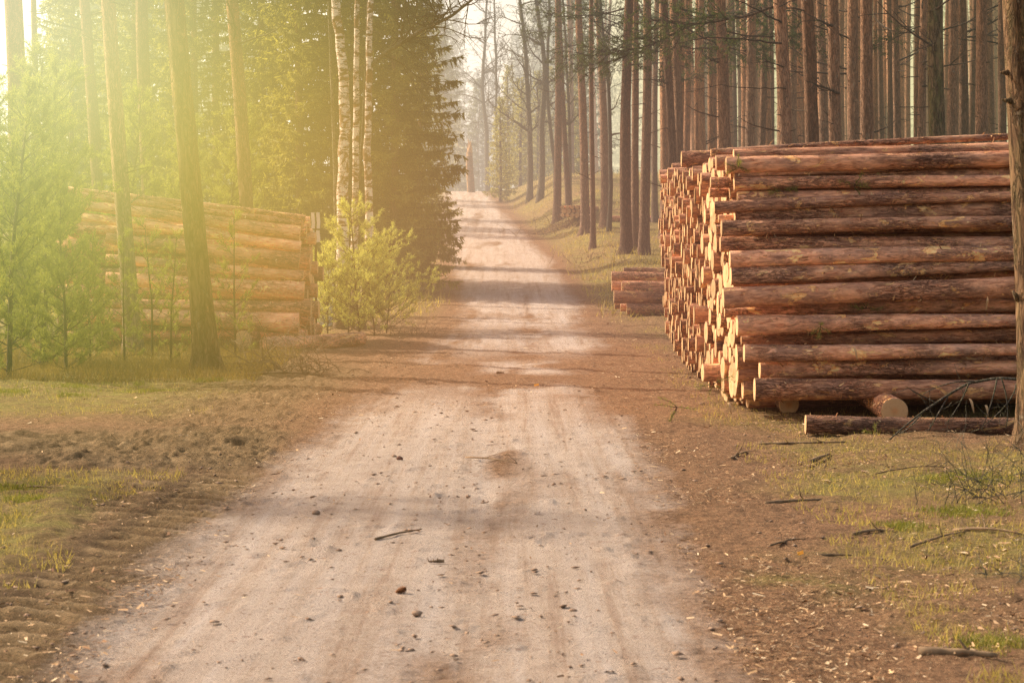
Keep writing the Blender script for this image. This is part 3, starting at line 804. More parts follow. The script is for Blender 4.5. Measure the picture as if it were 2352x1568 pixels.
# far thin pines, right
pos_taken = []
cnt = 0
while cnt < 190:
    px = R.uniform(1300, 2420); Y = 70 + 95 * R.rand() ** 1.3
    if px < 1500 and (Y < 100 or R.rand() < .4): continue
    if 1560 < px < 1610 and R.rand() < .5: continue
    zone = 'left of the right stack' if px < 1500 else ('above the left half of the right stack' if px < 1900 else 'above the right half of the right stack')
    pine(px + R.normal(0, 5), px, R.uniform(.20, .30) * F / Y, Y, f'thin far pine trunk in the hazy forest {zone}', f'far thin pines {zone}', trunks=TRF, crown=cnt % 3 == 0, stubs=cnt % 2 == 0)
    cnt += 1
LP = [ (195, 240, 26, 60, 'pale hazy pine leaning right, second from the left border'),
 (250, 308, 34, 36.2, 'pine in front of the left stack, left of the biggest trunk'),
 (328, 356, 30, 52, 'hazy pine behind the left stack, between the two front trunks'),
 (494, 506, 18, 66, 'slim pine behind the left stack, right of the biggest trunk'),
 (535, 580, 30, 47, 'pine with a bright left rim rising behind the left stack'),
 (30, 45, 44, 42, 'broad pale trunk washed out by glare at the left border'),
 (80, 84, 15, 66, 'slim trunk beside the broad glare-washed one'),
 (391, 392, 10, 70, 'thin stem hidden close left of the biggest trunk'),]
for (a, b, w, Y, lab) in LP:
    pine(a, b, w, Y, lab, 'pines of the left wood', crown=(Y > 50))
pine(402, 476, 46, 31.8, 'biggest trunk in front of the left stack with furrowed bark', mat=trunk_mesh(93, BARK_NEAR, k=24), crown=False, stubs=False)

# birches with several stems
def stem_obj(parent, pts, r, mat, k=12, name='stem'):
    pts = np.array(pts, float); n = 26; t = np.linspace(0, 1, len(pts)); tt = np.linspace(0, 1, n)
    q = np.stack([np.interp(tt, t, pts[:, i]) for i in range(3)], 1)
    for _ in range(2): q[1:-1] = (q[:-2] + 2 * q[1:-1] + q[2:]) / 4
    q[1:-1] += R.normal(0, r * .10, q[1:-1].shape)
    mb = MB(); rr = r * np.interp(tt, [0, .05, .15, 1], [1.35, 1.1, 1, .55]) * (1 + R.normal(0, .03, n))
    mb.tube(q, rr, k)
    link(name, mb.mesh(name, [mat]), parent); return q, rr
def px_path(lst, Y, base):
    return [np.array(P(a, b, Y)) - base for a, b in lst]
def fine_twigs(mb, q, n, L, rs, down=-.06, r=.006, zmin=1.2, sub=3):
    for _ in range(n):
        i = rs.randint(2, len(q)); 
        if q[i][2] < zmin: continue
        a = rs.rand() * 2 * PI
        pts, e = wander(q[i], [math.cos(a), math.sin(a), rs.uniform(-.1, .8)], L * rs.uniform(.5, 1.2), 6, .16, rs, down)
        mb.tube(pts, np.linspace(r, r * .3, 7), 3)
        for _ in range(sub):
            k_ = rs.randint(1, 6); p2, _e = wander(pts[k_], e + rs.normal(0, .6, 3), L * .4, 4, .16, rs, down * 1.5); mb.tube(p2, np.linspace(r * .5, r * .25, 5), 3)
YB = 44.5
base = np.array([X(790, YB), YB, G(X(790, YB), YB)])
def ext(lst, dx): # carry the stem on above the frame
    (a, b) = lst[-1]; return lst + [(a + dx, b - 500), (a + dx * 1.5, b - 900)]
birch = thing('birch_tree', 'white and brown peeling birch, left and thickest of the three stems', 'tree', tuple(base), group='three birch stems at the left roadside')
qs = []
q, rr = stem_obj(birch, px_path(ext([(782, 765), (788, 640), (786, 470), (792, 330), (790, 200), (782, 90), (765, 0)], -20), YB, base), .122, BIRCH, name='trunk')
mb = MB(); rs = np.random.RandomState(3); fine_twigs(mb, q, 110, 1.1, rs); link('crown', mb.mesh('crown', [TWIG]), birch)
for (px0, path, r, lab, Yb) in ((817, [(812, 762), (814, 640), (815, 480), (818, 330), (818, 160), (822, 0)], .072, 'slender middle birch stem with brownish white bark', YB + .5),
                           (852, [(826, 764), (840, 640), (853, 520), (845, 420), (844, 300), (849, 200), (846, 130), (852, 0)], .084, 'right birch stem, whitest, with thin dark bars', YB + .2)):
    b_ = np.array([X(path[0][0], Yb), Yb, G(X(path[0][0], Yb), Yb)])
    bt = thing('birch_tree', lab, 'tree', tuple(b_), group='three birch stems at the left roadside')
    q, rr = stem_obj(bt, px_path(ext(path, 15), Yb, b_), r, BIRCH, name='trunk')
    mb = MB(); fine_twigs(mb, q, 70, 1.0, rs); link('crown', mb.mesh('crown', [TWIG]), bt)
    if px0 == 852:   # the long mossy limb reaching over the road
        lp = px_path([(846, 158), (870, 132), (900, 112), (929, 99), (952, 80), (977, 68), (1005, 58), (1035, 44), (1056, 28), (1072, 15), (1092, 2), (1120, -30)], Yb, b_)
        lp = [p + np.array([0, -.05 * i, 0]) for i, p in enumerate(lp)]
        q2, r2 = stem_obj(bt, lp, .040, GREYB, 8, 'limb')
        mb = MB()
        for _ in range(46):
            i = rs.randint(3, 26); pts, e = wander(q2[i], [rs.uniform(-.6, .8), rs.normal(0, .4), rs.uniform(-.5, 1)], rs.uniform(.4, 1.5), 7, .17, rs, .02)
            mb.tube(pts, np.linspace(.012, .004, 8), 4)
            for _ in range(5):
                k_ = rs.randint(1, 7); p2, _e = wander(pts[k_], e + rs.normal(0, .6, 3), .5, 4, .16, rs); mb.tube(p2, np.linspace(.006, .002, 5), 3)
        link('limb_twigs', mb.mesh('limb_twigs', [TWIG]), bt)
# two more slim brown stems among the birches
for path, r, Y, lab in (([(768, 755), (772, 600), (770, 400), (762, 200), (757, 60), (755, 0)], .035, 45.5, 'thin yellowish stem close left of the thickest birch'),
                     ([(806, 760), (812, 560), (828, 400), (838, 200), (845, 60)], .03, 45.8, 'thin brown stem between the birches')):
    b_ = np.array([X(path[0][0], Y), Y, 0.]); bt = thing('young_tree', lab, 'tree', tuple(b_))
    q, rr = stem_obj(bt, px_path(ext(path, 0), Y, b_), r, GREYB, 8, 'trunk'); mb = MB(); fine_twigs(mb, q, 60, .9, rs, r=.005); link('crown', mb.mesh('crown', [TWIG]), bt)

# ------------------------------------------------------------------ spruces
def spruce_mesh(seed, H=16, R0=2.5, per_m=19, mat=SPRUCE, step=.07, blade=.19, wd=.050, dr_=-.06):
    rs = np.random.RandomState(seed); mb = MB(); zb = .25
    n = int(H * per_m)
    for b in range(n):
        z = zb + (H - zb) * (b / n) ** 1.12; a = b * 2.399 + rs.normal(0, .3)
        L = R0 * (1 - z / H) ** .75 * rs.uniform(.72, 1.12) + .1
        up = .05 + .35 * z / H
        m_ = max(4, int(L / .25)); pts, e = wander([0, 0, z + .2], [math.cos(a), math.sin(a), up], L, m_, .045, rs, dr_ if rs.rand() < .8 else -.02)
        tip = np.linspace(0, 1, len(pts)); pts[:, 2] += (tip ** 3) * L * .14
        mb.tube(pts, np.linspace(.022, .005, len(pts)), 3, 1)
        k_ = max(4, int(L / step)); tt = np.sort(rs.uniform(.12, 1, k_)); q = np.stack([np.interp(tt, tip, pts[:, i]) for i in range(3)], 1)
        out = np.array([math.cos(a), math.sin(a), 0]); side = np.array([-math.sin(a), math.cos(a), 0])
        # hanging and sideways sprays, every spray made of several needle covered shoots
        for sgn in (-1, 1, 0, 0):
            sp = out * .55 + side * sgn * rs.uniform(.5, 1.1) + np.array([0, 0, -.15 if sgn else -1.25])
            d = unit(np.repeat(sp[None], len(q), 0) + rs.normal(0, .3, q.shape))
            ln = blade * (.5 + 1.1 * rs.rand(len(q))) * (1.25 - .5 * tt)
            mb.blades(q, d, ln, wd, None, 0, .35)
            mid = q + d * ln[:, None] * .45
            mb.blades(mid, unit(d + rs.normal(0, .55, d.shape)), ln * .6, wd * .85, None, 0, .3)
    t = trunk_mesh(seed, BARK, H)
    return mb.mesh('foliage', [mat, TWIG], False), t
SP = [spruce_mesh(200, 21, 2.0, 20), spruce_mesh(201, 18, 2.1, 17)]
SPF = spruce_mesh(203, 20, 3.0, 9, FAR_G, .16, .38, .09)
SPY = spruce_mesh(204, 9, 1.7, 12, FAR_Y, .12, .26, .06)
def spruce(px, Y, s, label, group=None, var=0, zs=1.0, src=None, dz=0, name='spruce_tree', rz=None):
    x = X(px, Y); o = thing(name, label, 'tree', (x, Y, G(x, Y) + dz), (0, 0, R.rand() * 6 if rz is None else rz), group)
    f, t = src or SP[var]
    link('foliage', f, o, scale=(s, s, s * zs)); link('trunk', t, o, scale=(s * .8, s * .8, s * zs * .95)); return o
spruce(905, 60, 1.0, 'big dark spruce with drooping branch tips at the left roadside', var=0)
spruce(850, 64, .95, 'dark spruce directly behind the white birches', 'dark spruces behind the left stack', 1)
spruce(765, 62, .9, 'dark spruce left of the birches, tips brushing their stems', 'dark spruces behind the left stack', 0)
spruce(690, 60, .95, 'spruce between the birches and the bright-rimmed pine', 'dark spruces behind the left stack', 1, rz=2.2)
spruce(610, 63, .9, 'spruce right behind the bright-rimmed pine', 'dark spruces behind the left stack', 0, rz=4)
spruce(450, 64, .9, 'hazy spruce behind the biggest left trunk', 'hazy spruces at the far left', 1)
spruce(310, 70, 1.0, 'hazy spruce between the two front trunks on the left', 'hazy spruces at the far left', 0, rz=1)
spruce(170, 66, .75, 'hazy low spruce near the left border', 'hazy spruces at the far left', 1, rz=3)
spruce(965, 72, .62, 'smaller spruce peeking out right behind the big roadside one', var=1)
# young pines -------------------------------------------------------
def sapling_mesh(seed, H=3, R0=1.0, mat=PINE_Y, whorl=.20, dens=1.0, nl=.07, nw=.007, open_=1.0):
    rs = np.random.RandomState(seed); mb = MB()
    q, _ = wander([0, 0, 0], [0, 0, 1], H, 12, .035, rs); q[:, 2] = np.linspace(0, H, 13)
    z = .08
    tp, td = [], []
    while z < H * .98:
        c = np.array([np.interp(z, q[:, 2], q[:, 0]), np.interp(z, q[:, 2], q[:, 1]), z])
        for b in range(int(6 * dens)):
            a = rs.rand() * 2 * PI; t = z / H
            L = R0 * (1 - t) ** .6 * rs.uniform(.55, 1.1) * open_ + .12
            pts, e = wander(c, [math.cos(a), math.sin(a), .35 + .5 * t], L, 6, .12, rs, .06)
            mb.tube(pts, np.linspace(.009, .003, 7), 3, 1)
            for s_ in range(int(6 * L / .6 * dens) + 2):
                i = rs.randint(2, 7); p2, e2 = wander(pts[i], e + rs.normal(0, .55, 3) + [0, 0, .3], .22 * rs.uniform(.5, 1.2), 3, .1, rs, .08)
                mb.tube(p2, np.linspace(.004, .002, 4), 3, 1)
                for u in (0, .35, .7, 1.0):
                    tp.append(p2[1] * (1 - u) + p2[3] * u); td.append(e2)
        z += whorl * rs.uniform(.7, 1.3)
    tufts(mb, np.array(tp), np.array(td), 9, nl, nw, rs, 0, .75)
    st = MB(); st.tube(q, np.linspace(.03, .008, 13) * (H / 3), 7)
    return mb.mesh('foliage', [mat, TWIG], False), st.mesh('trunk', [TWIG])
def sapling(px, Y, src, label, group=None, s=1.0, name='young_pine', rz=0, dz=0):
    x = X(px, Y); o = thing(name, label, 'tree', (x, Y, G(x, Y) + dz), (0, 0, rz), group)
    link('foliage', src[0], o, scale=(s,) * 3); link('trunk', src[1], o, scale=(s,) * 3); return o
SY = sapling_mesh(300, 2.75, 1.3, PINE_Y, .21, .8, .075, .008)
sapling(826, 42.5, SY, 'sunlit yellow green young pine in front of the birches', s=.88)
sapling(800, 43.0, SY, 'small sunlit shoot between the bush and the left birch', s=.55, rz=3)
sapling(860, 42.2, SY, 'knee high sunlit shoot in front of the right birch', s=.5, rz=1)
SY2 = sapling_mesh(301, 1.7, 1.1, PINE_Y, .19, .85, .07, .008)
sapling(888, 43.2, SY2, 'lower yellow bush right of the sunlit young pine', s=1.0)
sapling(752, 42.8, SY2, 'lower yellow bush left of the sunlit young pine', s=.9, rz=2)
SG = [sapling_mesh(310 + i, 4.2, 1.25, PINE_G, .28, .9, .085, .010) for i in range(3)]
SGL = sapling_mesh(314, 3.4, 1.0, PINE_G, .42, .55, .085, .009)
for i, (px, Y, s, lab) in enumerate([(20, 30.5, .92, 'blurred green young pine at the left border'), (95, 33, 1.0, 'tall soft green young pine second from the left border'), (150, 31.5, .62, 'green young pine left of the stack, thin dark stem'),
        (205, 34.5, .45, 'green young pine hiding the left sleeper end'), (-30, 34, 1.1, 'green young pine half cut by the left border'), (60, 39, 1.15, 'green young pine behind the others at far left'), (140, 41, 1.05, 'green young pine left of the far end of the left stack')]):
    sapling(px, Y, SG[i % 3], lab, 'green young pines at the far left', s, rz=i * 1.7)
for i, (px, Y, s, lab) in enumerate([(285, 34.2, .55, 'sparse young pine in front of the left stack, left of the leaning pine'), (350, 35, .6, 'sparse young pine between the two front trunks'), (392, 34, .55, 'sparse young pine close left of the biggest trunk'), (540, 35.3, .62, 'sparse young pine right of the biggest trunk, over the lower logs')]):
    sapling(px, Y, SGL, lab, 'sparse young pines before the left stack', s, rz=i * 2.1)
for i, (px, Y, s, lab) in enumerate([(520, 52, 1.1, 'green young pine behind the top of the left stack'), (430, 50, 1.0, 'green young pine behind the biggest trunk'), (290, 48, 1.1, 'green young pine behind the left end of the stack')]):
    sapling(px, Y, SG[i % 3], lab, 'green young pines behind the left stack', s, rz=i)
# bright young trees on the bank past the road
for i, (px, Y, s, lab) in enumerate([(1150, 112, .55, 'small yellow green conifer at the foot of the bank beside the crest'), (1195, 122, .62, 'yellow green conifer on the bank behind the grey twin trunks'), (1235, 128, .7, 'sunny conifer behind the crooked thin stem'), (1315, 120, .6, 'yellow conifer in the haze behind the first pines'), (1168, 128, .75, 'taller yellow conifer behind the crest bank')]):
    spruce(px, Y, s, lab, 'sunlit conifers on the bank', src=SPY)
for i, (px, Y, s, lab) in enumerate([(1018, 140, .8, 'soft green conifer left of the crest beside the big spruce tips'), (1052, 152, .7, 'soft green conifer directly behind the broken stump'), (1100, 150, .62, 'soft green conifer right behind the broken stump'), (1262, 140, .9, 'soft green conifer behind the grey forked trunks'), (1330, 135, .85, 'soft green conifer between the first pines'), (1210, 150, .9, 'soft green conifer in the gap left of the grey trunks')]):
    spruce(px, Y, s, lab, 'soft green conifers around the crest', src=SPY if i % 2 else SPF, zs=1.0 if i % 2 else .7, name='conifer')
# crooked and bare trees round the crest
def bare_tree(seed, H=13, r=.16, mat=GREYB, crook=.06, nb=34):
    rs = np.random.RandomState(seed); q, _ = wander([0, 0, -.1], [0, 0, 1], H, 16, crook, rs, .04)
    mt = MB(); rr = np.linspace(r, r * .25, 17); rr[0] *= 1.3; mt.tube(q, rr, 9)
    mb = MB()
    for _ in range(nb):
        i = rs.randint(4, 17); a = rs.rand() * 2 * PI
        L = rs.uniform(1.0, 3.0) * (1.2 - i / 20); pts, e = wander(q[i], [math.cos(a), math.sin(a), rs.uniform(.1, 1.1)], L, 8, .16, rs, .01)
        r1 = min(rr[i] * .5, .045); mb.tube(pts, np.linspace(r1, .008, 9), 4)
        for _ in range(8):
            k_ = rs.randint(2, 9); p2, e2 = wander(pts[k_], e + rs.normal(0, .6, 3), L * .45, 5, .17, rs); mb.tube(p2, np.linspace(.014, .005, 6), 3)
            for _ in range(3):
                k2 = rs.randint(1, 6); p3, e3 = wander(p2[k2], e2 + rs.normal(0, .6, 3), L * .25, 3, .17, rs); mb.tube(p3, np.linspace(.008, .004, 4), 3)
    return mt.mesh('trunk', [mat]), mb.mesh('crown', [mat])
BT = [bare_tree(400 + i, 13 + i, .16, GREYB, .05 + .02 * i) for i in range(3)]
def bare(px, Y, s, label, i, group=None, lean=0, H=1.0, dz=0):
    x = X(px, Y); o = thing('bare_tree', label, 'tree', (x, Y, G(x, Y) + dz), (0, lean, R.rand() * 6 if not lean else 0), group)
    link('trunk', BT[i][0], o, scale=(s, s, H)); link('crown', BT[i][1], o, scale=(s, s, H)); return o
bare(1216, 106, .95, 'grey forked trunk left of the twin on the bank', 0, 'bare trees on the bank'); bare(1239, 103, 1.0, 'grey trunk right of the twin on the bank', 1, 'bare trees on the bank')
bare(1276, 104, .6, 'thin crooked stem between the grey trunks and the first pine', 2, 'bare trees on the bank')
bare(1121, 132, .9, 'pale bare tree rising by the crest against the white sky', 1, 'bare trees at the crest'); bare(1142, 128, .6, 'dark thin bare tree against the white sky', 2, 'bare trees at the crest')
bare(1308, 96, .5, 'thin birch-like stem behind the first bent pine', 0); bare(1398, 84, .55, 'thin crooked stem right of the reddish pines', 1)
k_ = 0
for px in np.arange(1000, 1330, 27):
    for Y in (172,):
        bare(px + R.normal(0, 6), Y + R.normal(0, 5), R.uniform(.5, .9), 'greyish bare tree in the haze beyond the crest', k_ % 3, 'bare trees beyond the crest', H=R.uniform(.8, 1.0)); k_ += 1
for px, Y, s, zs, lab in [(1010, 168, .85, 1.0, 'hazy conifer beyond the crest, left of the sky gap'), (1045, 190, .95, 1, 'tall hazy conifer at the left rim of the sky gap'), (1095, 215, .8, .9, 'hazy conifer below the sky gap'), (1135, 220, .72, 1, 'hazy conifer under the middle of the sky gap'), (1185, 205, .85, 1, 'hazy conifer right below the sky gap'), (1235, 190, 1.05, 1, 'hazy conifer behind the grey twin trunks'), (1275, 200, 1.2, 1, 'hazy conifer behind the first bent pine'), (975, 150, .8, 1, 'hazy conifer hidden behind the big spruce')]:
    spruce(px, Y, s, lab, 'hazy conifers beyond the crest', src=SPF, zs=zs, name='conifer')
for i, px in enumerate(np.arange(1320, 2500, 62)):
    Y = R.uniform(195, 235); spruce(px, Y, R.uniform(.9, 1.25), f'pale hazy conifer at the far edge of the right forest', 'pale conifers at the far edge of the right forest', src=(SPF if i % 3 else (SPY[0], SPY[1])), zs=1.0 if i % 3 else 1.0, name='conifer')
    if i % 3 == 0:
        for c in bpy.data.objects[-1:]: pass
for i, px in enumerate(np.arange(-60, 620, 75)):
    spruce(px, R.uniform(95, 120), R.uniform(.7, .9), 'washed out conifer in the glare behind the left wood', 'washed out conifers behind the left wood', src=SPF, name='conifer') if px > 120 else None
# low drooping pine boughs near the top of the frame
def bough_mesh(seed):
    rs = np.random.RandomState(seed); mb = MB()
    pts, e = wander([0, 0, 0], [1, 0, -.05], 2.6, 9, .1, rs, -.02); mb.tube(pts, np.linspace(.03, .008, 10), 5, 1)
    tp, td = [], []
    for _ in range(26):
        i = rs.randint(2, 10); p2, e2 = wander(pts[i], e + rs.normal(0, .6, 3), .9, 5, .14, rs, -.03); mb.tube(p2, np.linspace(.01, .003, 6), 3, 1)
        for _ in range(5):
            j = rs.randint(1, 6); p3, e3 = wander(p2[j], e2 + rs.normal(0, .5, 3), .3, 3, .14, rs); mb.tube(p3, np.linspace(.005, .002, 4), 3, 1)
            for u in (0, .5, 1): tp.append(p3[1] * (1 - u) + p3[3] * u); td.append(e3)
    tufts(mb, np.array(tp), np.array(td), 10, .09, .011, rs, 0, .8)
    return mb.mesh('bough', [PINE_D, TWIG], False)
BG = [bough_mesh(500 + i) for i in range(3)]
trees = [o for o in bpy.data.objects if o.name.startswith('pine_tree')]
def bough_on(px, py, Y_tree_label, rz, i, s=1.0, dx=0):
    t = next(o for o in trees if o['label'].startswith(Y_tree_label))
    q = P(px, py, t.location.y)
    m = t.matrix_basis.inverted()
    l = m @ Vector((q.x, q.y, q.z))
    link('bough', BG[i % 3], t, loc=tuple(l), rot=(0, .25, rz), scale=(s,) * 3)
for i, (px, py, lab, rz, s) in enumerate([(1436, 60, 'left and thickest of the three', .3, 1), (1436, 130, 'left and thickest of the three', 2.9, .8), (1436, 20, 'left and thickest of the three', 2.6, 1), (1480, 40, 'right one of the three', .2, 1), (1480, 110, 'right one of the three', 3.4, .9), (1480, 180, 'right one of the three', 5.6, .7),
        (1533, 50, 'reddish pine leaning left', .4, 1), (1556, 20, 'pine close behind', .1, 1.1), (1556, 110, 'pine close behind', 3.0, .8), (1657, 30, 'dark thick pine', 3.3, 1.0), (1657, 70, 'dark thick pine', .1, .8), (1380, 30, 'reddish pine right of the slim', .4, 1), (1334, 20, 'straight pine with dark foot', 0.2, 1), (1334, 60, 'straight pine with dark foot', 3.2, .7), (1286, 10, 'reddish pine with a bend', .5, .7), (2117, 60, 'dark blue grey pine', 2.8, .5), (1795, 10, 'very thick dark pine leaning', 3.0, 1)]):
    bough_on(px, py, lab, rz, i, s)
# long bare side branches of the front pines
def long_branch(px0, py0, path, lab, r=.018):
    t = next(o for o in trees if o['label'].startswith(lab)); Y = t.location.y; m = t.matrix_basis.inverted()
    pts = [np.array(m @ P(a, b, Y - .12 - .05 * i)) for i, (a, b) in enumerate([(px0, py0)] + path)]
    pts = np.array(pts); n = 14; tt = np.linspace(0, 1, n); q = np.stack([np.interp(tt, np.linspace(0, 1, len(pts)), pts[:, i]) for i in range(3)], 1)
    q[1:] += R.normal(0, .012, q[1:].shape)
    mb = MB(); mb.tube(q, np.linspace(r, r * .35, n), 5)
    for _ in range(7):
        i = R.randint(4, n); p2, _ = wander(q[i], R.normal(0, 1, 3), .4, 4, .15, R); mb.tube(p2, np.linspace(r * .4, r * .15, 5), 3)
    link('side_branch', mb.mesh('side_branch', [TWIG]), t)
for a in [(1795, 100, [(1740, 93), (1680, 88), (1600, 90), (1550, 100)], 'very thick dark pine leaning', .022), (1658, 108, [(1620, 112), (1590, 112), (1560, 104)], 'dark thick pine', .025), (1795, 52, [(1760, 35), (1725, 15), (1690, 0)], 'very thick dark pine leaning', .02),
          (1805, 205, [(1770, 202), (1720, 204), (1660, 196), (1590, 208)], 'very thick dark pine leaning', .014), (1928, 215, [(1895, 200), (1850, 186)], 'orange pine with dark stubs', .028), (1857, 28, [(1820, 18), (1760, 20), (1700, 40), (1650, 60)], 'second very thick dark', .02),
          (1480, 238, [(1450, 242), (1425, 252)], 'right one of the three', .012), (1535, 190, [(1490, 182), (1440, 186), (1380, 215)], 'reddish pine leaning left', .014), (1912, 60, [(1890, 50), (1872, 42)], 'orange pine with dark', .03), (1800, 155, [(1775, 145), (1752, 135)], 'very thick dark pine leaning', .016),
          (2117, 198, [(2140, 200), (2150, 205)], 'dark blue grey pine', .02), (1290, 30, [(1330, 40), (1360, 70)], 'reddish pine with a bend', .012), (1660, 145, [(1640, 140), (1632, 138)], 'dark thick pine', .03)]:
    long_branch(*a)

# ------------------------------------------------------------------ snag on the crest
Ys = 121
x = X(1083, Ys); zb = G(x, Ys)
sn = thing('broken_tree', 'splintered pale tree stump standing alone on the crest of the road', 'tree stump', (x, Ys, zb))
mb = MB(); pts = np.array([P(1083, 443, Ys), P(1082, 410, Ys), P(1080, 380, Ys), P(1079, 350, Ys)]) - np.array([x, Ys, zb]); pts[0, 2] = -.1
mb.tube(pts, [.20, .17, .15, .15], 9)
link('trunk', mb.mesh('trunk', [BARK]), sn)
mb = MB(); rs = np.random.RandomState(8)
for i in range(7):
    a = i / 7 * 2 * PI; p0 = pts[3] + [math.cos(a) * .09, math.sin(a) * .09, -.2]; h = rs.uniform(.3, .95) if i != 2 else 1.0
    mb.tube([p0, p0 + [0, 0, h * .5], p0 + [rs.normal(0, .05), 0, h]], [.075, .05, .008], 5)
mb.tube([pts[0] + [-.17, 0, .1], pts[2] + [-.16, 0, 0], pts[3] + [-.16, 0, 0]], [.05, .06, .02], 5)
link('bare_wood', mb.mesh('bare_wood', [SNAGW]), sn)

# ------------------------------------------------------------------ marker boards and scraps behind the left stack
Yb = 41.5
a = P(725, 560, Yb); sg = thing('marker_board', 'weathered post with two pale upright boards between left stack and birches', 'marker', (a.x, Yb, 0))
def box(mb, c, s, rz=0):
    v = np.array([[i, j, k] for i in (-.5, .5) for j in (-.5, .5) for k in (-.5, .5)]) * s
    cs, sn_ = math.cos(rz), math.sin(rz); v[:, :2] = v[:, :2] @ np.array([[cs, sn_], [-sn_, cs]])
    mb.add(v + np.array(c), [[0, 1, 3, 2], [4, 6, 7, 5], [0, 4, 5, 1], [2, 3, 7, 6], [0, 2, 6, 4], [1, 5, 7, 3]])
mb = MB(); box(mb, (0, .03, 1.0), (.04, .04, 2.0)); link('post', mb.mesh('post', [TWIG], False), sg)
for px in (719, 731):
    for y0, y1 in ((488, 525), (529, 556)):
        t, b = P(px, y0, Yb), P(px, y1, Yb)
        mb = MB(); n = 6
        for i in range(n):
            z0 = b.z + (t.z - b.z) * i / n; z1 = b.z + (t.z - b.z) * (i + 1) / n
            box(mb, (t.x - a.x + .006 * math.sin(i), -.005, (z0 + z1) / 2), (.062, .02, z1 - z0))
        link('board', mb.mesh('board', [PALEB], False), sg)
def scrap(px, py, Y, s, lab):
    q = P(px, py, Y); rs = np.random.RandomState(int(px)); n = 6
    u = np.linspace(-1, 1, n); A, B = np.meshgrid(u, u); v = np.stack([A * s, B * s * .6 + rs.normal(0, s * .15, A.shape), rs.normal(0, s * .3, A.shape) + .3 * s * A * B], -1).reshape(-1, 3)
    idx = np.arange(n * n).reshape(n, n); f = np.stack([idx[:-1, :-1], idx[:-1, 1:], idx[1:, 1:], idx[1:, :-1]], -1).reshape(-1, 4)
    mb = MB(); mb.add(v, f); z = max(G(q.x, Y) + .4 * s, q.z)
    tag(link('plastic_scrap', mb.mesh('plastic_scrap', [PLAST]), None, (q.x, Y, z)), lab, 'litter', 'pale scraps near the birches')
scrap(962, 662, 62, .07, 'tiny white crumpled scrap at the left road edge below the spruce')
# pale blue tarpaulin half hidden between stack and bush
q = P(730, 640, 45.5); mb = MB(); rs = np.random.RandomState(4)
nx, nz = 14, 16; A, B = np.meshgrid(np.linspace(-.55, .25, nx), np.linspace(0, 1.15, nz))
v = np.stack([A, .08 * np.sin(A * 12) + .25 * (1 - B) + rs.normal(0, .02, A.shape), B + .06 * np.sin(A * 9)], -1).reshape(-1, 3)
idx = np.arange(nx * nz).reshape(nz, nx); f = np.stack([idx[:-1, :-1], idx[:-1, 1:], idx[1:, 1:], idx[1:, :-1]], -1).reshape(-1, 4)
mb.add(v, f)
tag(link('tarpaulin', mb.mesh('tarpaulin', [PLAST]), None, (q.x + .2, 45.5, .0)), 'pale bluish sheet half hidden between the left stack and the yellow bush', 'tarpaulin')

# ------------------------------------------------------------------ sticks, stones, cones, brushwood
def ghit(px, py):
    lo, hi = 5.0, 120.0
    for _ in range(40):
        m = (lo + hi) / 2; q = P(px, py, m)
        if q.z > G(q.x, m): lo = m
        else: hi = m
    return P(px, py, lo)
def stick(p0, p1, r, lab, arch=.03, twig=0, group=None, name='fallen_stick', mat=STICK):
    a, b = ghit(*p0), ghit(*p1); n = 10; tt = np.linspace(0, 1, n); a_, b_ = np.array(a), np.array(b)
    q = a_ + (b_ - a_) * tt[:, None]; q += R.normal(0, .010, q.shape) * np.sin(tt * PI)[:, None] * (np.linalg.norm(b_ - a_) ** .5)
    q[:, 2] = gz(q[:, 0], q[:, 1]) + r * .6 + .004 + arch * .45 * np.sin(tt * PI)
    o_ = q[0].copy(); q -= o_
    mb = MB(); mb.tube(q, r * (1 - .55 * tt) * (1 + R.normal(0, .08, n)), 7, cap=True)
    for _ in range(twig):
        i = R.randint(2, n); e = R.normal(0, 1, 3); e[2] = abs(e[2]) * .5
        pts, _ = wander(q[i], e, np.linalg.norm(b_ - a_) * .25, 5, .2, R); mb.tube(pts, np.linspace(r * .45, r * .15, 6), 4)
    tag(link(name, mb.mesh(name, [mat]), None, tuple(o_)), lab, 'stick', group)
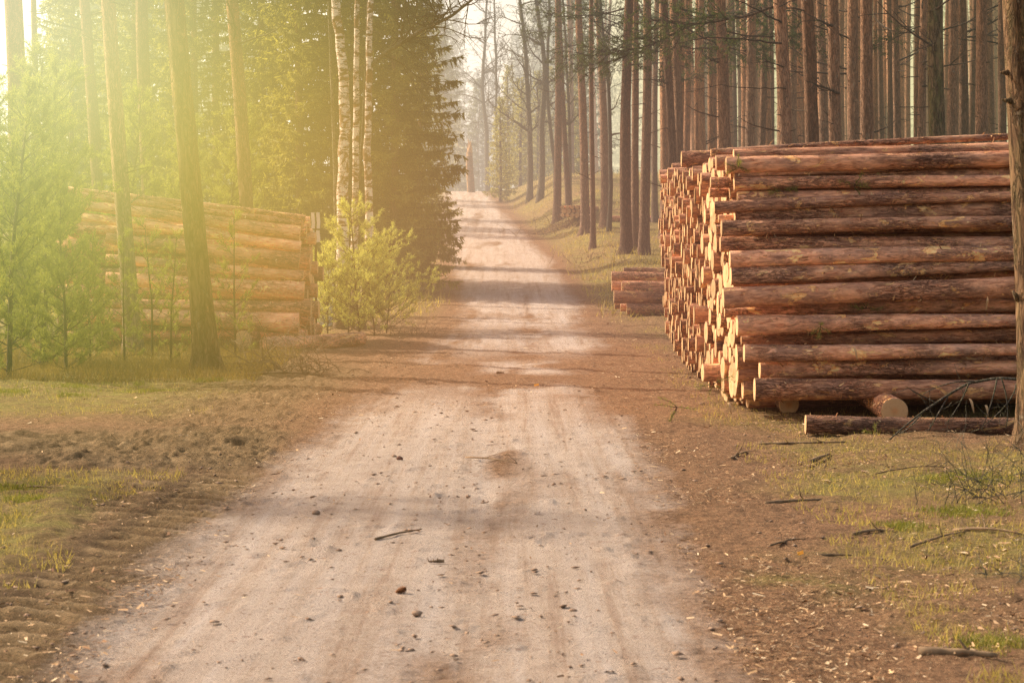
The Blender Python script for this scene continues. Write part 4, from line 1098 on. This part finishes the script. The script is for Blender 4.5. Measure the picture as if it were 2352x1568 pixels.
for p0, p1, r, lab, ar, tw in [
 ((862, 1241), (968, 1218), .010, 'straight pale stick lying across the middle of the sandy road', .01, 0),
 ((1070, 1052), (1188, 1066), .008, 'small bundle-like twig on the road right of the stone', .03, 5),
 ((1742, 1022), (1945, 1018), .016, 'long dark stick on the right below the lone log', .02, 3),
 ((1862, 1064), (1905, 1046), .022, 'short thick pale stick right of the long dark one', .01, 0),
 ((1680, 1056), (1715, 1040), .014, 'light forked bit of wood left of the short thick stick', .02, 3),
 ((1757, 1160), (1888, 1150), .015, 'dark stick on the right, left of its collinear twin', .01, 1),
 ((1897, 1158), (1975, 1158), .012, 'dark stick on the right, right one of the collinear pair', .01, 1),
 ((1957, 1232), (2035, 1222), .014, 'dark forked stick standing up a little at the right', .03, 3),
 ((1768, 1256), (1850, 1240), .008, 'thin bent twig left of the forked stick', .03, 2),
 ((2110, 1506), (2290, 1514), .026, 'thick dark stick near the bottom right corner', .01, 1),
 ((1866, 1280), (1955, 1278), .010, 'dark straight twig beside the orange leaf', .01, 0),
 ((2090, 1260), (2225, 1222), .010, 'long thin branch at the right, left part of the bent pair', .04, 3),
 ((2190, 1222), (2352, 1232), .014, 'long dark branch reaching the right border', .05, 4),
 ((560, 862), (735, 864), .018, 'long pale branch lying in front of the left stack', .06, 8),
 ((1140, 858), (1158, 858), .02, 'short dark piece of wood in the middle of the road far off', 0, 0),
 ((2010, 1090), (2180, 1075), .007, 'thin curved twig in the grass under the leaning branch', .05, 4),
 ((60, 1120), (130, 1125), .010, 'dark twig in the left grass patch', .02, 2),
 ((1020, 1292), (985, 1293), .012, 'flat tuft of straw on the road', .0, 6)]:
    stick(p0, p1, r, lab, ar, tw)
def lump(px, py, s, lab, name, cat, mat, flat=.7, seed=0):
    q = ghit(px, py); rs = np.random.RandomState(seed + int(px)); mb = MB(); n, m = 8, 6; V = []
    for i in range(m + 1):
        for j in range(n):
            a, b = j / n * 2 * PI, i / m * PI; r_ = s * (1 + rs.normal(0, .10))
            V.append([r_ * math.sin(b) * math.cos(a), r_ * math.sin(b) * math.sin(a) * .8, r_ * flat * math.cos(b)])
    f = [[i * n + j, i * n + (j + 1) % n, (i + 1) * n + (j + 1) % n, (i + 1) * n + j] for i in range(m) for j in range(n)]
    mb.add(V, f); tag(link(name, mb.mesh(name, [mat]), None, (q.x, q.y, G(q.x, q.y) + s * flat * .6)), lab, cat)
lump(918, 1056, .030, 'reddish stone on the left part of the road, beside a smaller one', 'stone', 'stone', STONE)
lump(906, 1050, .020, 'smaller stone touching the reddish one on the road', 'stone', 'stone', CLOD)
lump(958, 1412, .030, 'brown lump of earth below the pine cone on the road', 'earth_lump', 'clod', CLOD, .5)
lump(1316, 1402, .022, 'flat dark lump on the road, right of the pine cone', 'earth_lump', 'clod', CLOD, .35)
lump(726, 1180, .028, 'dark lump of earth on the left of the road below the mud', 'earth_lump', 'clod', CLOD, .6)
lump(1075, 1142, .02, 'small dark lump near the middle of the road', 'earth_lump', 'clod', CLOD, .6)
def cone(px, py):
    q = ghit(px, py); o = thing('pine_cone', 'opened reddish pine cone lying on the sandy road', 'pine cone', (q.x, q.y, G(q.x, q.y) + .022), (0, 1.3, .4))
    mb = MB(); n = 60; i = np.arange(n); a = i * 2.399; t = i / n; rad = .019 * np.sin(.35 + t * 2.5)
    p = np.stack([rad * .3 * np.cos(a), rad * .3 * np.sin(a), -.03 + t * .06], 1); d = unit(np.stack([np.cos(a), np.sin(a), np.full(n, .5)], 1))
    mb.blades(p, d, rad, .014, np.repeat([[0, 0, 1.]], n, 0), 0, .8); link('scales', mb.mesh('scales', [CONE], False), o)
    mb = MB(); mb.tube([[0, 0, -.03], [0, 0, .03]], [.008, .006], 6, cap=True); link('core', mb.mesh('core', [CONE]), o)
cone(921, 1364)
def leaf(px, py, s, lab):
    q = ghit(px, py); mb = MB(); v = [[-s, 0, 0], [-.3 * s, .5 * s, .01], [.5 * s, .45 * s, .0], [s, 0, .012], [.4 * s, -.5 * s, 0], [-.4 * s, -.4 * s, .008]]
    mb.add(v, [[0, 1, 2, 3], [0, 3, 4, 5]]); m = bpy.data.materials.get('orange_leaf') or mat_leaf('orange_leaf', (.60, .22, .03), (.78, .40, .06), .3, 20)
    tag(link('dry_leaf', mb.mesh('dry_leaf', [m]), None, (q.x, q.y, G(q.x, q.y) + .03), (.3, -.2, 1)), lab, 'leaf')
leaf(1838, 1282, .035, 'single bright orange leaf left of the dark straight twig'); leaf(1232, 890, .05, 'orange fallen leaf far off on the road')
# leafless branch leaning against the right stack
a = np.array(P(2360, 872, 22.2)); mb = MB(); rs = np.random.RandomState(12)
br = thing('fallen_branch', 'leafless greenish branch leaning from the right border over the sleeper log', 'branch', tuple(a))
main = np.array([P(2360, 872, 22.2), P(2290, 868, 22.2), P(2225, 880, 22.2), P(2180, 905, 22.1), P(2120, 945, 22.0), P(2070, 985, 21.6), P(2040, 1016, 21.4)]) - a
main[-1, 2] = G(0, 20) - a[2] + .01
tt = np.linspace(0, 1, 22); q = np.stack([np.interp(tt, np.linspace(0, 1, 7), main[:, i]) for i in range(3)], 1); mb.tube(q, np.linspace(.018, .006, 22), 6)
for (p0, p1, pm) in [((2290, 868), (2255, 985), (2282, 920)), ((2335, 880), (2250, 985), (2330, 925)), ((2225, 880), (2170, 975), (2205, 935)), ((2240, 876), (2120, 905), (2180, 870)), ((2180, 905), (2130, 990), (2150, 960)), ((2300, 868), (2310, 985), (2322, 930)), ((2150, 925), (2085, 890), (2110, 905)), ((2120, 945), (2060, 1000), (2085, 990)), ((2345, 875), (2352, 980), (2352, 930))]:
    pp = np.array([P(*p0, 22.1), P(*pm, 22.0), P(*p1, 21.9)]) - a; t3 = np.linspace(0, 1, 9)
    w = np.stack([(1 - t3) ** 2 * pp[0][i] + 2 * t3 * (1 - t3) * pp[1][i] + t3 ** 2 * pp[2][i] for i in range(3)], 1)
    mb.tube(w, np.linspace(.009, .003, 9), 5)
    for _ in range(3):
        i = rs.randint(2, 9); p2, _ = wander(w[i], rs.normal(0, 1, 3) * [1, .4, 1], .22, 4, .2, rs); mb.tube(p2, np.linspace(.004, .0015, 5), 3)
link('bough', mb.mesh('bough', [GREYB]), br)
# scrubby twigs at the right border
def scrub(px, py, n, h, label, r=.004, spread=.5, name='bramble', mat=GREYB):
    g = ghit(px, py); rs = np.random.RandomState(int(px + py)); mb = MB()
    for _ in range(n):
        x_, y_ = rs.normal(0, spread * .5, 2); z_ = G(g.x + x_, g.y + y_) - G(g.x, g.y)
        pts, e = wander([x_, y_, z_], [rs.normal(0, .8), rs.normal(0, .5), 1], h * rs.uniform(.4, 1.2), 7, .2, rs, -.12); mb.tube(pts, np.linspace(r, r * .35, 8), 3)
        for _ in range(3):
            i = rs.randint(1, 8); p2, _e = wander(pts[i], e + rs.normal(0, .8, 3), h * .35, 4, .2, rs, -.05); mb.tube(p2, np.linspace(r * .6, r * .25, 5), 3)
    o = thing(name, label, 'shrub', (g.x, g.y, G(g.x, g.y))); link('brush', mb.mesh('brush', [mat]), o)
scrub(2240, 1150, 26, .42, 'tangle of thin dark bramble stems on the right below the stack')
scrub(2330, 1110, 30, .6, 'denser bramble twigs at the right border by the close trunk', spread=.4)
scrub(2330, 1330, 12, .25, 'low dark twigs at the right border lower down', spread=.3)
scrub(660, 850, 60, .85, 'heap of dry brushwood in front of the left stack', r=.008, spread=.8, name='brushwood', mat=STICK)
scrub(905, 770, 26, .45, 'low dry shrub at the foot of the yellow bush', r=.005, spread=.9, name='dry_shrub', mat=STICK)
scrub(1360, 600, 30, .7, 'dry twiggy shrub at the verge left of the small stack', r=.010, spread=1.6, name='dry_shrub', mat=STICK)
scrub(1310, 520, 50, 1.1, 'thicket of thin brown stems at the feet of the first pines', r=.012, spread=1.8, name='dry_shrub', mat=STICK)
for i in range(5):
    scrub(600 + i * 38, 640 + 6 * i, 16, 1.9, ['leftmost', 'second', 'middle', 'fourth', 'rightmost'][i] + ' of the thin bare shrubs behind the left stack, below the spruces', r=.008, spread=1.2, name='bare_shrub', mat=GREYB)
# torn bark strips and green sprigs caught on the front logs
def strip(px, py, Y, L, lab, ang=-1.2):
    q = P(px, py, Y); rs = np.random.RandomState(int(px)); t = np.linspace(0, 1, 7)
    pts = np.stack([t * L * math.cos(ang), -.03 * np.sin(t * 3), t * L * math.sin(ang) + .02 * np.sin(t * 5)], 1)
    mb = MB(); w = .012 * np.sin(.5 + t * 2.4); v = np.concatenate([pts + np.stack([w, 0 * w, w * .3], 1), pts - np.stack([w, 0 * w, w * .3], 1)])
    mb.add(v, [[i, i + 1, i + 8, i + 7] for i in range(6)])
    tag(link('bark_strip', mb.mesh('bark_strip', [SNAGW]), None, (q.x, q.y, q.z)), lab, 'bark strip')
strip(1960, 798, 23.65, .12, 'torn bark strip hanging from the tan peeled log'); strip(2226, 915, 23.6, .14, 'long bark shred hanging below the lowest log near the right border'); strip(2265, 712, 23.7, .16, 'upright pale splinter between lower logs near the right border', 1.5); strip(2052, 690, 23.7, .07, 'short pale splinter below the very thick log', 1.5); strip(1672, 925, 23.6, .1, 'small bark shred hanging at the lower left corner of the right stack'); strip(2262, 930, 23.6, .1, 'short bark shred beside the long hanging one')
def sprig(px, py, Y, s, lab):
    q = P(px, py, Y); rs = np.random.RandomState(int(px)); mb = MB(); tp, td = [], []
    for _ in range(5):
        pts, e = wander([0, 0, 0], [rs.normal(0, 1), -.2, rs.normal(0, .35)], s, 4, .15, rs); mb.tube(pts, np.linspace(.004, .002, 5), 3, 1); tp += list(pts[1:]); td += [e] * 4
    tufts(mb, np.array(tp), np.array(td), 12, .05, .003, rs); tag(link('pine_sprig', mb.mesh('pine_sprig', [PINE_G, TWIG], False), None, (q.x, q.y, q.z)), lab, 'sprig')
sprig(1695, 385, 24.25, .12, 'green needle sprig caught under the thick butt log near the stack top'); sprig(1798, 437, 24.25, .13, 'green sprig on the light pinkish log'); sprig(1960, 425, 24.2, .15, 'green sprig lying on the dark even log'); sprig(1990, 708, 23.9, .16, 'green sprig on the narrow red brown log'); sprig(1885, 750, 23.65, .12, 'thin yellowish sprig on the dark furrowed log'); sprig(1640, 880, 23.8, .2, 'green sprig on the ground at the lower left corner of the stack'); sprig(1555, 935, 23.5, .2, 'grey green sprig lying on the litter left of the stack corner'); sprig(2010, 1003, 22.1, .12, 'bluish green sprig on the ground before the lone log')

# ------------------------------------------------------------------ self-glowing volumes for haze and lens flare, filled by a density field
def haze(name, lo, hi, res, field, mat, label):
    ng = bpy.data.node_groups.new(name, 'GeometryNodeTree'); ng.interface.new_socket('Geometry', in_out='INPUT', socket_type='NodeSocketGeometry'); ng.interface.new_socket('Geometry', in_out='OUTPUT', socket_type='NodeSocketGeometry')
    k = N(ng); out = k.n('NodeGroupOutput')
    vc = k.n('GeometryNodeVolumeCube'); vc.inputs['Min'].default_value = lo; vc.inputs['Max'].default_value = hi
    for a, b in zip(('Resolution X', 'Resolution Y', 'Resolution Z'), res): vc.inputs[a].default_value = b
    pos = k.n('GeometryNodeInputPosition').outputs[0]
    k.l(field(k, pos), vc.inputs['Density'])
    sm = k.n('GeometryNodeSetMaterial'); sm.inputs['Material'].default_value = mat
    k.l(vc.outputs[0], sm.inputs[0]); k.l(sm.outputs[0], out.inputs[0])
    me = bpy.data.meshes.new(name); me.from_pydata([lo], [], []); me.materials.append(mat)
    o = link(name, me); md = o.modifiers.new('haze', 'NODES'); md.node_group = ng
    tag(o, label, kind='stuff'); return o
def mat_emissive_haze(name, colf, absorb, emit):
    m, nt = M(name); k = N(nt); d = k.n('ShaderNodeAttribute', attribute_name='density').outputs['Fac']
    pos = k.n('ShaderNodeNewGeometry').outputs['Position']; c = colf(k, pos)
    em = k.n('ShaderNodeEmission', i={'Strength': k.math('MULTIPLY', d, emit)})
    if isinstance(c, bpy.types.NodeSocket): k.l(c, em.inputs[0])
    else: em.inputs[0].default_value = (*c, 1)
    o = k.n('ShaderNodeOutputMaterial'); sh = em.outputs[0]
    if absorb:
        ab = k.n('ShaderNodeVolumeAbsorption', i={'Color': (0, 0, 0, 1), 'Density': k.math('MULTIPLY', d, absorb)})
        ad = k.n('ShaderNodeAddShader'); k.l(ab.outputs[0], ad.inputs[0]); k.l(sh, ad.inputs[1]); sh = ad.outputs[0]
    k.l(sh, o.inputs['Volume']); return m
FOG = .0075
def fog_col(k, pos):
    s = k.n('ShaderNodeSeparateXYZ', i={0: pos})
    return k.mix(k.n('ShaderNodeMapRange', i={0: s.outputs[0], 1: -2, 2: 12}).outputs[0], (1.22, 1.12, .98), (.88, .80, .43))
mh = mat_emissive_haze('forest_haze', fog_col, 1.0, 1.0)  # haze brightness is emitted by the volume itself, not scattered sunlight
haze('forest_haze', (-70, 27, -3), (70, 300, 34), (8, 40, 12), lambda k, pos: k.n('ShaderNodeMath', operation='MAXIMUM', i={0: k.n('ShaderNodeMath', operation='MULTIPLY_ADD', i={0: k.n('ShaderNodeSeparateXYZ', i={0: pos}).outputs[1], 1: .00006, 2: -.0030}).outputs[0], 1: .0009}).outputs[0], mh, 'pale warm haze that fills the forest in the distance')
def glow_col(k, pos):
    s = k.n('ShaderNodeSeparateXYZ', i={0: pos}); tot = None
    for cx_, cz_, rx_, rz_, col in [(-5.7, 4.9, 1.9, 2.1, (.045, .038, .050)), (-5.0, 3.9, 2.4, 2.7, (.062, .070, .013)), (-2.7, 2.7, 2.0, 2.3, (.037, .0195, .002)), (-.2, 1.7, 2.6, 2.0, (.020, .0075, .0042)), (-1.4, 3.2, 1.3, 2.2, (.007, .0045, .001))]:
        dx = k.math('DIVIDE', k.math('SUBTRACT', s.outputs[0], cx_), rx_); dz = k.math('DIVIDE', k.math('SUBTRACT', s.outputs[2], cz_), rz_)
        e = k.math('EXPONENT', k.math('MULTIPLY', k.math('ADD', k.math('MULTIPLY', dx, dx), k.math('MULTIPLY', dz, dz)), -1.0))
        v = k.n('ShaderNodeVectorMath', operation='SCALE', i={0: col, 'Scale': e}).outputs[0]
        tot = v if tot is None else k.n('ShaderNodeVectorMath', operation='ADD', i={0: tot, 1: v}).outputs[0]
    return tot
mg = mat_emissive_haze('flare_glow', glow_col, 0.0, .56)  # emission only: lens-flare glow painted into the air, nothing scatters
haze('flare_glow', (-13, 20, -.5), (5, 30.5, 10), (8, 8, 8), lambda k, pos: k.n('ShaderNodeMath', operation='ADD', i={0: 1.0, 1: 0.0}).outputs[0], mg, 'golden green self-glowing volume added as lens flare before the left wood')

# ------------------------------------------------------------------ light, sky, camera
EL, = (math.radians(35),)
sd = Vector((-.87, .49, 0)).normalized() * math.cos(EL); sd.z = math.sin(EL)   # towards the sun
w = bpy.data.worlds.new('World'); sc.world = w; w.use_nodes = True; nt = w.node_tree; nt.nodes.clear(); k = N(nt)
sky = k.n('ShaderNodeTexSky', sky_type='NISHITA'); sky.sun_disc = False; sky.sun_elevation = EL; sky.sun_rotation = math.atan2(sd.x, sd.y)
sky.dust_density = 4; sky.air_density = 1.2
bgn = k.n('ShaderNodeBackground', i={'Strength': .15}); k.l(k.mix(1.0, sky.outputs[0], (1.85, 1.48, 1.14), 'MULTIPLY'), bgn.inputs[0])
o_ = k.n('ShaderNodeOutputWorld'); k.l(bgn.outputs[0], o_.inputs[0])
ld = bpy.data.lights.new('sun', 'SUN'); ld.energy = 6; ld.angle = math.radians(.6); ld.color = (1, .87, .68)
lo = link('sun', ld); lo.rotation_euler = (-sd).to_track_quat('-Z', 'Y').to_euler()
cam = bpy.data.cameras.new('camera'); cam.sensor_width = 36; cam.lens = 36 / 2 / (CX / F); cam.clip_start = .1; cam.clip_end = 1500
cam.dof.use_dof = True; cam.dof.focus_distance = 30; cam.dof.aperture_fstop = 6.3
co = link('camera', cam, None, (0, 0, CAMZ), (PI / 2 - PITCH, 0, 0)); sc.camera = co
sc.view_settings.view_transform = 'Standard'; sc.view_settings.look = 'None'; sc.view_settings.exposure = 0
sc.render.engine = 'CYCLES'
cy = sc.cycles
cy.use_denoising = True; cy.denoising_prefilter = 'NONE'; cy.max_bounces = 5; cy.diffuse_bounces = 3; cy.glossy_bounces = 2; cy.transmission_bounces = 3; cy.transparent_max_bounces = 6; cy.volume_bounces = 0
cy.volume_step_rate = 4; cy.volume_max_steps = 64; cy.caustics_reflective = False; cy.caustics_refractive = False
